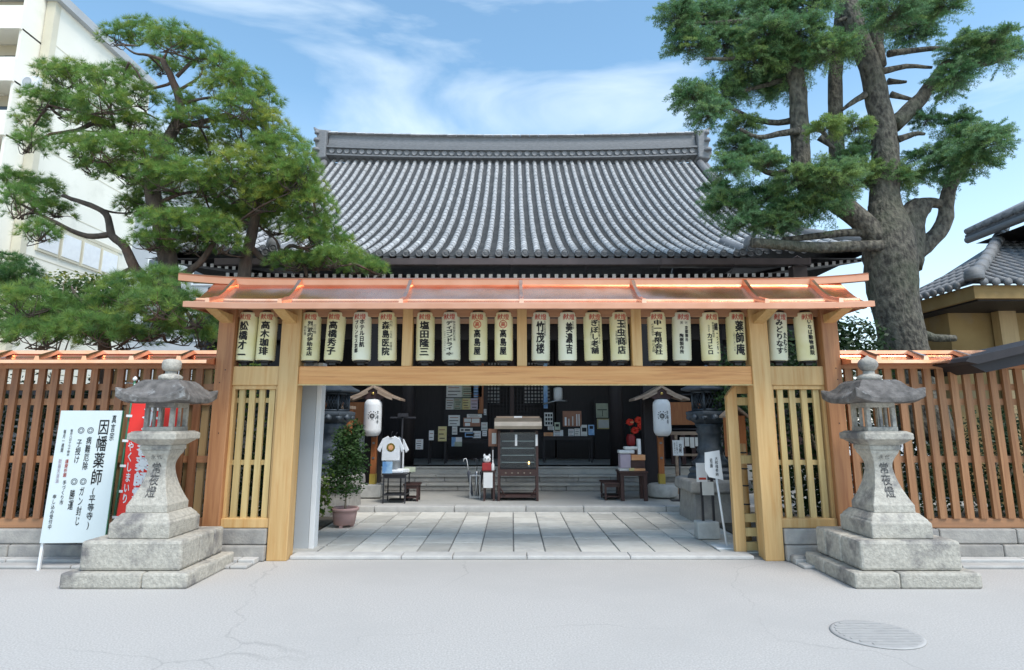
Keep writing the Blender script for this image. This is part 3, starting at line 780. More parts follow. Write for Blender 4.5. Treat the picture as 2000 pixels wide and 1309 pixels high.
bn = local(thing('nobori_banner', 'red upright banner with white lettering on a green pole', 'banner', (V(220, 1000, 7.45).x, 7.45, 0)))
MB().tube([(0, 0, 0), (0, 0, 2.13)], .013, 8).build('pole', 'green_pole', bn)
MB().lathe([(.012, 2.125), (.024, 2.135), (.026, 2.155), (.012, 2.175), (.003, 2.18)], n=12).build('finial', 'white_paint', bn)
MB().tube([(-.1, -.0, 2.10), (.52, -.0, 2.06)], .006, 6).build('crossbar', 'steel', bn)
vs, fs = [], []
NXB, NZB = 10, 24
def bwave(x, z): return -.02 + .022 * math.sin(x * 9 + z * 2.2) + .01 * math.sin(z * 7 + 1)
for i in range(NXB + 1):
    for j in range(NZB + 1):
        x = .03 + .55 * i / NXB; z = .50 + 1.52 * j / NZB; vs.append((x, bwave(x, z), z))
for i in range(NXB):
    for j in range(NZB):
        q = i * (NZB + 1) + j; fs.append((q, q + NZB + 1, q + NZB + 2, q + 1))
MB().add(vs, fs, True).build('cloth', 'red_cloth', bn)
for k in range(6):
    z = .55 + k * .29
    MB().box(-.015, .055, bwave(.04, z) - .006, bwave(.04, z) - .002, z - .014, z + .014).build('loop', 'white_paint', bn)
for x in (.04, .26, .46): MB().box(x - .018, x + .018, bwave(x, 2.02) - .004, bwave(x, 2.02), 1.99, 2.09).build('top_loop', 'white_paint', bn)
def cloth_text(body, h, wd, x0, z0, bold):
    bm = text_col(body, h, bold, wd)
    for z in np.arange(-.8, .8, .05): bmesh.ops.bisect_plane(bm, geom=bm.verts[:] + bm.edges[:] + bm.faces[:], plane_co=(0, 0, z), plane_no=(0, 0, 1))
    for v in bm.verts: v.co = Vector((v.co.x + x0, bwave(v.co.x + x0, v.co.z + z0) - .006, v.co.z + z0))
    me = bpy.data.meshes.new('lettering'); bm.to_mesh(me); bm.free(); me.materials.append(M['white_paint']); link('lettering', me, bn)
cloth_text('第十二番薬師霊場', 1.40, .19, .27, 1.25, .05)
cloth_text('おやくしまいり', .82, .075, .10, 1.12, .03)
bn.rotation_euler = (0, R(2.5), 0)
# ================================================================== main hall
hall = thing('temple_hall', 'large temple hall with sweeping grey tiled roof and dark eaves', 'temple hall', (0, 16, 0))
EY, EZ, RZ, RYH = 12.1, 4.97, 10.92, 21.0
CQ = (RZ - EZ - .40 * (RYH - EY)) / (RYH - EY) ** 2
def rz(d): return EZ + .40 * d + CQ * d * d
def rpt(x, d, up=0.):                    # point on the roof surface, raised along the normal
    s = .40 + 2 * CQ * d; n = math.sqrt(1 + s * s)
    lf = .10 * max(0, (abs(x) - 4.8) / 3.2) ** 2 * max(0, 1 - d / 6)
    return Vector((x, EY + d - up * s / n, rz(d) + up / n + lf))
KX, MX, DM = 4.85, 8.0, .75              # half-width of the porch roof, of the main eaves; setback of the main eaves
DMAX = RYH - EY
def dlo(x): return 0. if abs(x) < KX else DM
def dhi(x): return DMAX - .1 if abs(x) < 6.6 else DM + (MX - abs(x)) * 1.6
PITCHX = .269
NR = int(MX / PITCHX)
# distances along the slope where tiles begin
def tile_stations(x, step):
    d = dlo(x); outp = [d]
    while True:
        s = .40 + 2 * CQ * d; d += step / math.sqrt(1 + s * s)
        if d > dhi(x): break
        outp.append(d)
    outp.append(dhi(x)); return outp
troof = MB().add([rpt(-MX, DM, -.10), rpt(MX, DM, -.10), rpt(6.7, DMAX, -.10), rpt(-6.7, DMAX, -.10),
                  (6.7, RYH + 8, EZ), (-6.7, RYH + 8, EZ), rpt(-KX, 0, -.08), rpt(KX, 0, -.08), rpt(KX, DM, -.08), rpt(-KX, DM, -.08)],
                 [(6, 7, 8, 9), (3, 2, 4, 5)])
# curved under-board below the tiles
ks = 14
for i in range(ks):
    d0, d1 = DM + (DMAX - DM) * i / ks, DM + (DMAX - DM) * (i + 1) / ks
    def hw(d): return 6.72 if d > DM + 1.28 * 1.6 else MX - (d - DM) / 1.6
    troof.add([rpt(-hw(d0), d0, -.09), rpt(hw(d0), d0, -.09), rpt(hw(d1), d1, -.09), rpt(-hw(d1), d1, -.09)], [(0, 1, 2, 3)])
tr = troof.build('tiled_roof', 'tile_pan', hall)
# pan tiles: overlapping courses between the round rows
vs, fs = [], []; base = 0
for r in range(-NR, NR):
    xa, xb = r * PITCHX, (r + 1) * PITCHX; xm = (xa + xb) / 2
    if abs(xm) > MX - .1: continue
    stn = tile_stations(xm, .105)
    for d0, d1 in zip(stn[:-1], stn[1:]):
        b = len(vs)
        for d, up in ((d0, .016), (d1 + .012, -.012)):
            for k, dip in ((0, .03), (.25, -.004), (.5, -.014), (.75, -.004), (1, .03)):
                vs.append(rpt(xa + (xb - xa) * k, d, up + dip))
        for k in range(5): vs.append(vs[b + k] - Vector((0, -.002, .03)))
        fs += [(b + k, b + k + 1, b + k + 6, b + k + 5) for k in range(4)] + [(b + 10 + k, b + 11 + k, b + k + 1, b + k) for k in range(4)]
pan = MB().add(vs, fs).build('pan_tiles', 'tile_pan', tr); pan['kind'] = 'stuff'
# round tiles: the 300 nearest as pieces, the others joined
TL = .335; prof = [(math.cos(R(a)), math.sin(R(a))) for a in range(0, 181, 30)]
def round_tile(mb, f):                   # f(u,v,w) maps tile coordinates (across, along, up) to space
    vs = []
    for v_, r in ((0, .076), (.05, .076), (.055, .070), (TL * .985, .063)):
        vs += [f(cx * r, v_, cz_ * r + .005) for cx, cz_ in prof]
    n = len(prof)
    fs = [(i * n + k, (i + 1) * n + k, (i + 1) * n + k + 1, i * n + k + 1)[::-1] for i in range(3) for k in range(n - 1)]
    fs.append(tuple(range(n)))
    mb.add(vs, fs, False)
one = MB(); round_tile(one, lambda u, v, w_: (u, v, w_)); tile_me = one.mesh('round_tile', 'tile')
rest = MB(); tiles = []
for r in range(-NR, NR + 1):
    x = r * PITCHX
    stn = tile_stations(x, TL)[:-1]
    for d in stn: tiles.append((d, x))
tiles.sort(key=lambda t: (t[0] + .02 * abs(t[1])))
tw = random.Random(5)
for i, (d, x) in enumerate(tiles):
    s = math.atan(.40 + 2 * CQ * (d + .12)); p = rpt(x, d, .012)
    jx, jr = tw.uniform(-.006, .006), tw.uniform(-.012, .012)
    if i < 296: piece('round_tile', tile_me, tr, (p.x + jx, p.y, p.z), (s, 0, jr))
    else:
        mt = Matrix.Translation((p.x + jx, p.y, p.z)) @ Matrix.Rotation(jr, 4, 'Z') @ Matrix.Rotation(s, 4, 'X')
        round_tile(rest, lambda u, v, w_: mt @ Vector((u, v, w_)))
ro = rest.build('round_tiles_beyond', 'tile', tr); ro['kind'] = 'stuff'
# eave end discs
disc = MB().lathe([(.08, -.012), (.08, .012), (.066, .016), (.062, .006), (.03, .006), (.026, .012)], n=20)
disc.v = [(v[0], -v[2], v[1]) for v in disc.v]
disc_me = disc.mesh('end_tile', 'tile_pan')
for r in range(-NR, NR + 1):
    x = r * PITCHX; p = rpt(x, dlo(x), .03)
    piece('end_tile', disc_me, tr, (p.x, p.y - .012, p.z), (R(-6), 0, 0))
# flat front lip of the pan tiles
for r in range(-NR, NR):
    xa = r * PITCHX; d = dlo(xa + PITCHX / 2); p = rpt(xa + PITCHX / 2, d, -.05)
    MB().prism([(xa + .07, p.z + .04), (xa + PITCHX / 2, p.z + .015), (xa + PITCHX - .07, p.z + .04), (xa + PITCHX - .07, p.z - .03), (xa + PITCHX / 2, p.z - .055), (xa + .07, p.z - .03)], p.y - .01, p.y + .02).build('lip_tile', 'tile_pan', tr)
# porch roof side edges
for sx in (-1, 1):
    pts = [rpt(sx * (KX + .02), d, .04) for d in (0, .25, .5, DM + .4, 1.6)]
    MB().tube(pts, .10, 8).build('edge_roll', 'ridge_tile', tr)
    for k in range(3):
        p = rpt(sx * (KX + .02 - .16 * k), -.02, .05 + .08 * (k == 1))
        piece('corner_end_tile', disc_me, tr, (p.x + sx * .12, p.y - .03, p.z), None)
    c = rpt(sx * (KX + .05), .12, .1)
    m = MB(); m.lathe([(.10, 0), (.15, .05), (.14, .16), (.10, .24), (.05, .28)], c, 10); m.tube([c + Vector((0, -.03, .2)), c + Vector((sx * .05, -.12, .3)), c + Vector((sx * .10, -.2, .33))], [.05, .045, .03], 8)
    m.build('corner_demon_tile', 'ridge_tile', tr)
# big ridge of stacked tiles
RW = 6.62
rg = MB()
def rpf(x): return .12 * (abs(x) / RW) ** 2.4
k = 40
lay = []
for L_ in range(7):
    z0 = RZ + .30 + .08 * L_; vs, fs = [], []
    ov = .012 * (L_ % 2); yf = RYH - .28 + .016 * L_ - ov
    for i in range(k + 1):
        x = -RW + 2 * RW * i / k; u = rpf(x)
        vs += [(x, yf, z0 + u), (x, yf, z0 + .077 + u), (x, RYH + .3, z0 + .077 + u), (x, RYH + .3, z0 + u)]
    for i in range(k):
        for q in range(4): fs.append((i * 4 + q, i * 4 + 4 + q, i * 4 + 4 + (q + 1) % 4, i * 4 + (q + 1) % 4))
    fs += [(0, 1, 2, 3), (k * 4 + 3, k * 4 + 2, k * 4 + 1, k * 4)]
    MB().add(vs, fs).build('ridge_course', 'ridge_tile', tr)
vs, fs = [], []
for i in range(k + 1):                   # lower moulding behind the row of discs
    x = -RW - .1 + (2 * RW + .2) * i / k; u = rpf(x)
    vs += [(x, RYH - .36, RZ - .02 + u), (x, RYH - .36, RZ + .03 + u), (x, RYH - .30, RZ + .03 + u), (x, RYH - .30, RZ + .25 + u), (x, RYH - .40, RZ + .25 + u), (x, RYH - .40, RZ + .31 + u), (x, RYH + .3, RZ + .31 + u), (x, RYH + .3, RZ - .02 + u)]
for i in range(k):
    for q in range(8): fs.append((i * 8 + q, i * 8 + 8 + q, i * 8 + 8 + (q + 1) % 8, i * 8 + (q + 1) % 8))
fs += [tuple(range(8)), tuple(range(k * 8 + 7, k * 8 - 1, -1))]
MB().add(vs, fs).build('ridge_moulding', 'ridge_tile', tr)
d2 = MB().lathe([(.092, -.02), (.092, .02), (.075, .026), (.07, .01), (.03, .01)], n=18); d2.v = [(v[0], -v[2], v[1]) for v in d2.v]
d2m = d2.mesh('ridge_disc', 'ridge_tile')
for r in range(-24, 25):
    x = r * PITCHX; piece('ridge_disc', d2m, tr, (x, RYH - .345, RZ + .14 + rpf(x)))
# capping tiles along the ridge top
cap = MB().prismx([(-.33, 0), (-.25, .07), (0, .10), (.3, .07), (.3, 0)], -.16, .155).mesh('ridge_cap_tile', 'tile')
r = -RW + .16
while r < RW:
    piece('ridge_cap_tile', cap, tr, (r, RYH, RZ + .862 + rpf(r)), (0, rnd.uniform(-.02, .02), 0)); r += .33
# ridge-end ornaments with horned tip
for sx in (-1, 1):
    x = sx * (RW + .03); z = RZ + .12; y = RYH - .05
    m = MB(); m.prism([(x - .0 * sx, z - .15), (x + sx * .42, z - .22), (x + sx * .50, z + .05), (x + sx * .36, z + .22), (x + sx * .42, z + .42), (x + sx * .34, z + .60), (x + sx * .38, z + .74), (x + sx * .26, z + .90), (x, z + .90)], y - .40, y + .35)
    m.build('demon_tile', 'ridge_tile', tr, bev=.04)
    for q, (zz, rr) in enumerate(((.13, .13), (.50, .10), (.78, .08))):
        MB().lathe([(rr, -.06), (rr * 1.05, 0), (rr * .7, .06)], (x + sx * .34, y - .42, z + zz), 12).build('scroll', 'ridge_tile', tr)
    MB().tube([(x - sx * .05, y - .1, z + .90), (x + sx * .25, y - .1, z + .92), (x + sx * .45, y - .1, z + .98), (x + sx * .56, y - .1, z + 1.12)], [.10, .11, .09, .03], 10).build('horn_tile', 'ridge_tile', tr)
    # gable verge: stacked descending ridge
    pts = [rpt(sx * 6.72, d, .07) for d in np.linspace(DM + 2.2, DMAX - .25, 14)]
    MB().tube(pts, .13, 8).build('verge_ridge', 'ridge_tile', tr)
    MB().tube([p + Vector((sx * .22, 0, -.06)) for p in pts], .09, 8).build('verge_roll', 'ridge_tile', tr)
    hp = [rpt(sx * (MX - .02 - 1.28 * t), DM + 1.28 * 1.6 * t, .1) for t in np.linspace(0, 1, 6)]
    MB().tube(hp, .12, 8).build('hip_ridge', 'ridge_tile', tr)
    # side slope of the hip
    MB().add([rpt(sx * MX, DM), rpt(sx * 6.7, DM + 2.1), (sx * 6.7, 24, 6.9), (sx * MX, 26, 5.4)], [(0, 1, 2, 3) if sx > 0 else (3, 2, 1, 0)]).build('side_slope', 'tile_pan', tr)
    MB().add([(sx * 6.72, EY + DM + 2.1, rz(DM + 2.0)), (sx * 6.72, RYH, RZ), (sx * 6.72, RYH + 8, 6)], [(0, 1, 2)]).build('gable_wall', 'dark_wood', tr)
# gutter under the porch eave
gu = MB()
for x0, x1 in zip(*( [a for a in np.linspace(-6.0, 4.5, 8)], [a for a in np.linspace(-4.5, 6.0, 8)])):
    MB().box(x0 + .006, x1 - .006, EY - .10, EY + .05, EZ - .225, EZ - .095).build('gutter_length', 'gutter', hall)
    MB().box(x1 - .02, x1 + .02, EY - .106, EY + .055, EZ - .23, EZ - .09).build('gutter_joint', 'gutter', hall)
    MB().tube([(x1, EY, EZ - .23), (x1, EY + .5, EZ - .45)], .008, 5).build('gutter_strap', 'dark_steel', hall)
hx = V(1558, 525, EY)
MB().box(hx.x - .14, hx.x + .14, EY - .1, EY + .12, EZ - .50, EZ - .26).lathe([(.17, 0), (.10, .03)], (hx.x, EY, EZ - .26), 12).build('rain_hopper', 'gutter', hall)
MB().tube([(hx.x - .1, EY - .02, EZ - .24), (hx.x - .12, EY - .02, EZ - .1), (hx.x, EY - .02, EZ - .03), (hx.x + .12, EY - .02, EZ - .1), (hx.x + .1, EY - .02, EZ - .24)], .014, 6).build('hopper_hoop', 'gutter', hall)
# rafters with white painted ends, dark boards above them
raf = MB(); raf.box(-.035, .035, 0, 2.2, -.037, .037); raf.m = 1; raf.box(-.037, .037, -.006, .0, -.039, .039)
raf_me = raf.mesh('rafter', ['dark_wood', 'white_paint'])
n = 0; x = -5.95
while x < 6.0:
    piece('rafter', raf_me, hall, (x, EY + .42, EZ - .34 + .012 * max(0, abs(x) - 3.4)), (R(9), 0, 0)); x += .172
for sx in (-1, 1):
    for k in range(13):
        x = sx * (6.05 + k * .165)
        piece('rafter', raf_me, hall, (x, EY + DM + .5, EZ + .02 + .02 * k), (R(9), 0, 0))
    for k in range(6):
        piece('rafter', raf_me, hall, (sx * (5.1 + k * .17), EY + DM + .9, EZ - .15 + .01 * k), (R(9), 0, 0))
    # white scroll nosing at the porch corner
    c = Vector((sx * 5.35, EY + .6, EZ - .36))
    MB().tube([c + Vector((sx * .10, 0, .12)), c + Vector((sx * .04, 0, .02)), c + Vector((-sx * .03, 0, -.03)), c + Vector((-sx * .04, 0, -.12))], [.03, .035, .03, .012], 8).build('beam_nosing', 'white_paint', hall)
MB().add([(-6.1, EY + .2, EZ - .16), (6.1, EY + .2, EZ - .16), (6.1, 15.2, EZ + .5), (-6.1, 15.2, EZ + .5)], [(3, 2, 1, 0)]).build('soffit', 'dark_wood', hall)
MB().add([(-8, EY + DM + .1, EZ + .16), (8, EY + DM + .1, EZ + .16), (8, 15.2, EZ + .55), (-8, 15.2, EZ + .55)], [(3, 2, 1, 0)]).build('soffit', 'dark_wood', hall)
# posts and beams
for x in (-2.98, 2.98): MB().box(x - .16, x + .16, 13.35, 13.67, .12, 4.7).build('porch_post', 'dark_wood', hall, bev=.02)
MB().box(-6, 6, 13.4, 13.62, 3.9, 4.25).build('porch_beam', 'dark_wood', hall)
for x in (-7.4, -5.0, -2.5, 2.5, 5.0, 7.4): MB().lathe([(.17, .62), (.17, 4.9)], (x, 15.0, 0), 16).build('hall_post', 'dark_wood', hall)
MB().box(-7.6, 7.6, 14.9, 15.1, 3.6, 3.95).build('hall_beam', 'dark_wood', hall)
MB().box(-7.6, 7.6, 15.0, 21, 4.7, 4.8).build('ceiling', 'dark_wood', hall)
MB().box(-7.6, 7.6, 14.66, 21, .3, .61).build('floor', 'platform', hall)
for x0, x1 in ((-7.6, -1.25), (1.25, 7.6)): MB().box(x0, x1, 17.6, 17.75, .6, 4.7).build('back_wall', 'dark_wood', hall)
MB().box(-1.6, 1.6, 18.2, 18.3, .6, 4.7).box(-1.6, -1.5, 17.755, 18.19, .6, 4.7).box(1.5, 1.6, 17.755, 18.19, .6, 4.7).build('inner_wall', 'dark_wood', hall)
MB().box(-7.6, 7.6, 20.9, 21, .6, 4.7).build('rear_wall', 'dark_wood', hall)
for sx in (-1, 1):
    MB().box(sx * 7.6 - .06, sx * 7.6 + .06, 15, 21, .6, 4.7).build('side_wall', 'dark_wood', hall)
    MB().box(sx * 4.85, sx * 7.5, 15.1, 15.2, .6, 1.6).build('wainscot', 'dark_wood_red', hall)
    MB().box(sx * 5.1, sx * 7.4, 15.22, 15.3, 1.6, 3.5).build('side_shutter', 'dark_wood', hall)
    MB().box(sx * 3.3, sx * 4.8, 15.3, 15.36, 1.55, 2.1).build('orange_panel', 'orange_wood', hall)
    for q in range(6): MB().box(sx * (3.4 + q * .25) - .05, sx * (3.4 + q * .25) + .05, 15.22, 15.28, .62, 1.35).build('red_slat', 'dark_wood_red', hall)
    # handrail bars in front of the side bay
    for z in (1.45, 2.28, 2.62): MB().tube([(sx * 3.2, 15.1, z), (sx * 5.2, 15.1, z)], .02, 6).build('side_rail', 'dark_steel', hall)
# lattice doors in the middle
for sx in (-1, 1):
    dr = MB().box(sx * .02, sx * 1.2, 17.5, 17.56, .62, 1.35).build('lattice_door', 'dark_wood', hall)
    for i in range(13):
        xx = sx * (.06 + i * .093); MB().box(xx - .018, xx + .018, 17.5, 17.53, 1.35, 3.6).build('lattice_bar', 'dark_wood', dr)
    for i in range(22):
        z = 1.4 + i * .1; MB().box(sx * .04, sx * 1.19, 17.535, 17.56, z - .018, z + .018).build('lattice_bar', 'dark_wood', dr)
for x0, x1 in ((-1.12, -.35), (.35, 1.1)): MB().box(x0, x1, 17.60, 17.61, 2.15, 3.3).build('light_dot_paper', 'white_paper', hall)  # paper panels added so dots of light show through the lattice
MB().box(-.05, .05, 17.44, 17.5, .6, 4.0).build('door_post', 'dark_wood_red', hall)
MB().box(-.95, -.80, 17.35, 17.42, 1.85, 3.6).build('tall_plaque', 'orange_wood', hall)

# ================================================================== background buildings
apt = thing('apartment_block', 'tall white apartment block with stacked balconies beyond the pine', 'building', (-26, 34, 0))
AY = 30.7; AX = V(37, 510, AY).x; AZ = V(115, 5, AY).z
MB().box(-46, AX, AY, AY + 9, 0, AZ).build('wall', 'white_wall', apt)
MB().box(AX - .45, AX + .05, AY - .1, AY + .3, 0, AZ + .25).build('corner_pier', 'cream_trim', apt)
MB().box(-46, AX + .35, AY - .3, AY + 9.2, AZ, AZ + .5).build('roof_edge', 'grey_wall', apt)
for f in range(9):
    z = 1.2 + f * 3.0
    for x0, x1 in ((AX - 4.2, AX - .5), (AX - 8.2, AX - 4.5), (AX - 12.2, AX - 8.5)):
        bl = MB().box(x0, x1, AY - 1.5, AY - 1.35, z, z + 1.15).box(x0, x0 + .15, AY - 1.35, AY, z, z + 1.15).box(x1 - .15, x1, AY - 1.35, AY, z, z + 2.9).box(x0, x1, AY - 1.5, AY, z - .2, z).build('balcony', 'white_wall', apt)
        wd = MB().box(x0 + .16, x1 - .16, AY - .06, AY - .02, z + .02, z + 2.75).build('window', 'beige_recess', apt)
        MB().box(x0 + .4, (x0 + x1) / 2 - .05, AY - .10, AY - .07, z + .2, z + 2.1).build('pane', 'window_glass', wd)
        MB().box((x0 + x1) / 2 + .0, x1 - .5, AY - .12, AY - .09, z + .2, z + 2.1).build('pane', 'window_glass', wd)
for z in (4.2, 7.2, 10.2, 13.2, 16.2, 19.2, 22.2): MB().box(AX + .003, AX + .012, AY + .3, AY + 9, z - .03, z + .03).build('panel_joint', 'cream_trim', apt)
MB().box(AX + .004, AX + .05, AY + 1.2, AY + 8, 12.3, 12.5).build('ledge', 'cream_trim', apt)
for k in range(4):
    wd = MB().box(AX + .004, AX + .10, AY + .9 + k * 1.7, AY + 2.5 + k * 1.7, 10.6, 12.2).build('window', 'cream_trim', apt)
    MB().box(AX + .10, AX + .12, AY + 1.0 + k * 1.7, AY + 2.4 + k * 1.7, 10.75, 12.05).build('pane', 'white_paint', wd)
MB().tube([(AX + .12, AY + 3.0, AZ - 3.2), (AX + .12, AY + 9.0, AZ - 3.4)], .05, 6).build('cable', 'dark_steel', apt)
c = V(62, 162, AY - 1.7)
ac = thing('air_conditioner', 'white air conditioner unit hung on the apartment balcony', 'air conditioner', (c.x, AY - 1.7, c.z - .3))
MB().box(c.x - .42, c.x + .42, AY - 1.85, AY - 1.53, c.z - .3, c.z + .3).build('case', 'white_paint', ac, bev=.02)
f_ = MB().lathe([(.23, 0), (.23, .02), (.19, .02), (.19, .01)], n=20); f_.v = [(v[0] + c.x - .12, AY - 1.855 - v[2], v[1] + c.z) for v in f_.v]
f_.build('fan_grille', 'grey_wall', ac)
b2 = thing('grey_house', 'grey flat-faced house glimpsed between the pine branches', 'house', (-15.5, 31, 0))
MB().box(-19.2, -11.5, 30, 38, 0, 13.8).build('wall', 'grey_wall', b2)
MB().box(-19.4, -11.3, 29.8, 38, 13.8, 14.1).build('roof_edge', 'cream_trim', b2)
for k in range(3):
    for z in (5.5, 8.3, 11.1):
        wd = MB().box(-18.3 + k * 2.3, -16.7 + k * 2.3, 29.93, 29.99, z, z + 1.4).build('window', 'white_paint', b2)
        MB().box(-18.2 + k * 2.3, -16.8 + k * 2.3, 29.9, 29.925, z + .1, z + 1.3).build('pane', 'window_glass', wd)

# house with tiled roofs on the cedar side
rh = thing('tiled_house', 'ochre-walled house with grey tiled eaves beside the cedar', 'house', (10.5, 12, 0))
HX, HY, HZ = 8.45, 11.0, 4.12
MB().box(HX + .55, 16, HY + 1.5, 13.6, 0, 4.1).build('wall', 'ochre_wall', rh)
MB().box(HX + .08, 16, HY + .1, HY + .2, HZ - .25, HZ).box(HX + .08, HX + .18, HY + .2, 13.4, HZ - .25, HZ).build('eave_board', 'ochre_wall', rh)
MB().box(HX + .2, 16, HY + .2, 13.4, HZ - .28, HZ - .2).build('soffit', 'dark_wood', rh)
MB().box(HX + 1.4, HX + 1.75, HY + 1.25, HY + 1.45, 0, HZ - .25).build('corner_post', 'tan_wood', rh)
MB().add([(HX, HY, HZ), (16, HY, HZ), (16, HY + 4.5, HZ + 2.3), (HX + 4.5, HY + 4.5, HZ + 2.3), (HX, 13.4, HZ), (HX + 4.5, 15.4, HZ + 2.3)],
         [(0, 1, 2, 3), (0, 3, 5, 4)]).build('roof_deck', 'tile_pan', rh)
hm = MB()
for k in range(30):                      # rows of the front slope
    x = HX + .2 + k * .22
    dm = min(4.5, max(.4, x - HX)); d = 0
    while d < dm - .1:
        z = HZ + d * .511; pts = [(x, HY + d, z + .05), (x, HY + d + .33, z + .05 + .168)]
        (MB().tube(pts, [.062, .054], 8).build('round_tile', 'ridge_tile', rh)) if (k < 6) else hm.tube(pts, [.062, .054], 8)
        d += .33
    MB().tube([(x, HY - .03, HZ + .04), (x, HY + .02, HZ + .045)], .072, 12).build('end_tile', 'ridge_tile', rh)
for k in range(10):                      # rows of the side slope
    y = HY + .4 + k * .22; dm = min(4.5, y - HY); d = 0
    while d < dm - .1:
        z = HZ + d * .511; hm.tube([(HX + d, y, z + .05), (HX + d + .33, y, z + .218)], [.062, .054], 6); d += .33
    MB().tube([(HX - .03, y, HZ + .04), (HX + .02, y, HZ + .045)], .072, 12).build('end_tile', 'ridge_tile', rh)
hm.build('round_tiles_beyond', 'ridge_tile', rh)['kind'] = 'stuff'
for k in range(10):                      # pale curved hip ridge
    t0, t1 = k / 10 * 4.4, (k + 1) / 10 * 4.4
    MB().tube([(HX + .12 + t0, HY + .1 + t0, HZ + .17 + t0 * .50 + .012 * t0 * t0), (HX + .12 + t1, HY + .1 + t1, HZ + .17 + t1 * .50 + .012 * t1 * t1)], [.13, .118], 10).build('hip_tile', 'ridge_tile', rh)
MB().lathe([(.15, 0), (.17, .06), (.15, .16), (.09, .23), (.03, .25)], (HX + .06, HY + .02, HZ + .08), 14).build('hip_end_tile', 'ridge_tile', rh, bev=.01)
# upper storey eaves
u0, u1 = V(1890, 458, 14.5), V(2060, 372, 11.0)
MB().box(12.2, 17, 11.5, 14.0, 4.0, u0.z - .24).build('upper_wall', 'ochre_wall', rh)
MB().add([(u0.x, 14.6, u0.z), (u0.x, 10.5, u0.z), (u0.x + 4, 10.5, u0.z + 1.9), (u0.x + 4, 14.6, u0.z + 1.9), (u0.x, 14.6, u0.z - .10), (u0.x, 10.5, u0.z - .10), (u0.x + 4, 10.5, u0.z + 1.7), (u0.x + 4, 14.6, u0.z + 1.7)],
         [(0, 1, 2, 3), (7, 6, 5, 4), (0, 4, 5, 1), (3, 7, 4, 0), (1, 5, 6, 2)]).build('upper_roof', 'tile_pan', rh)
MB().tube([(u0.x + .05, 14.6, u0.z - .12), (u0.x + .05, 10.5, u0.z - .12)], .085, 10).build('upper_gutter', 'ridge_tile', rh)
for k in range(13): MB().tube([(u0.x - .02 , 14.5 - k * .3, u0.z + .06), (u0.x + 1.6, 14.5 - k * .3, u0.z + .82)], .08, 8).build('upper_round_tile', 'ridge_tile', rh)
MB().add([(u0.x + .2, 14.55, u0.z - .22), (u0.x + .2, 10.5, u0.z - .22), (16, 10.5, u0.z - .22), (16, 14.55, u0.z - .22)], [(0, 1, 2, 3)]).build('upper_soffit', 'dark_wood', rh)
# dark board roof end over the fence at the far side
a, b_ = V(1886, 706, 7.2), V(2010, 668, 7.2)
nr = thing('neighbour_eave', 'dark mossy board eave jutting over the cedar-side fence', 'roof', (a.x + .6, 7.3, 0))
MB().prism([(a.x, a.z), (a.x + .05, a.z + .05), (b_.x + 1.5, b_.z + .30), (b_.x + 1.5, b_.z + .24), (a.x + .14, a.z - .03)], 7.2, 8.3).build('roof_board', 'dark_wood', nr)
MB().prism([(a.x + .1, a.z - .02), (b_.x + 1.5, b_.z + .235), (b_.x + 1.5, b_.z + .05), (a.x + .3, a.z - .12)], 7.3, 8.2).build('beam', 'dark_wood', nr)
MB().box(b_.x + .6, b_.x + .75, 7.4, 7.55, 0, b_.z + .2).build('post', 'dark_wood', nr)
# made-up dark shed, added to darken the view between the sign-side slats
ob_ = thing('gap_darkening_shed', 'added dark shed darkening the view through the fence by the white sign', 'shed', (-7.5, 11, 0))
MB().box(-12, -4.6, 11.3, 13, 0, 2.1).build('wall', 'stucco_dark', ob_)
MB().box(-12.2, -4.4, 11.0, 13.1, 2.1, 2.2).build('roof', 'dark_wood', ob_)
for x in (-10.5, -8.6, -6.9, -5.4):
    wd = MB().box(x - .5, x + .5, 11.26, 11.295, .95, 1.75).build('window', 'dark_wood', ob_)
    MB().box(x - .45, x + .45, 11.235, 11.258, 1.0, 1.7).build('pane', 'window_glass', wd)
# ================================================================== foliage
NP = np.random.default_rng(12)
def unit(a): return a / np.maximum(np.linalg.norm(a, axis=-1, keepdims=True), 1e-9)
def frame(n):                            # two vectors across each direction
    up = np.where(np.abs(n[:, 2:3]) > .9, np.array([[1., 0, 0]]), np.array([[0, 0, 1.]]))
    a = unit(np.cross(n, up)); return a, np.cross(n, a)
def tufts(cen, nrm, tone, count, length, width, spread=1.25):
    """needle tufts: every needle one thin triangle fanning out from its bud"""
    n = len(cen); k = count
    th = np.arccos(1 - NP.random((n, k)) * (1 - math.cos(spread))); ph = NP.random((n, k)) * 2 * math.pi
    a, b = frame(nrm)
    d = (nrm[:, None] * np.cos(th)[..., None] + a[:, None] * (np.sin(th) * np.cos(ph))[..., None] + b[:, None] * (np.sin(th) * np.sin(ph))[..., None])
    ln = length * NP.uniform(.7, 1.15, (n, k, 1))
    side = unit(np.cross(d, NP.normal(size=(n, k, 3)))) * width
    base = cen[:, None] + d * .01
    vs = np.stack([base - side, base + side, base + d * ln - np.array([0, 0, .1]) * ln * .25], 2).reshape(-1, 3)
    tn = np.repeat(tone, k * 3, 0) * NP.uniform(.8, 1.2, (n * k, 1)).repeat(3, 0)
    return vs, np.arange(len(vs)).reshape(-1, 3), tn
def leaves(cen, nrm, tone, size):
    """broad leaves: folded diamonds"""
    n = len(cen); a, b = frame(unit(nrm + NP.normal(size=(n, 3)) * .7)); s = size * NP.uniform(.7, 1.3, (n, 1))
    tip = unit(a + NP.normal(size=(n, 3)) * .5); sd = unit(np.cross(tip, nrm + NP.normal(size=(n, 3)) * .4))
    vs = np.stack([cen - tip * s * .5, cen + sd * s * .27, cen + tip * s * .5, cen - sd * s * .27], 1).reshape(-1, 3)
    return vs, np.arange(len(vs)).reshape(-1, 4), np.repeat(tone, 4, 0)
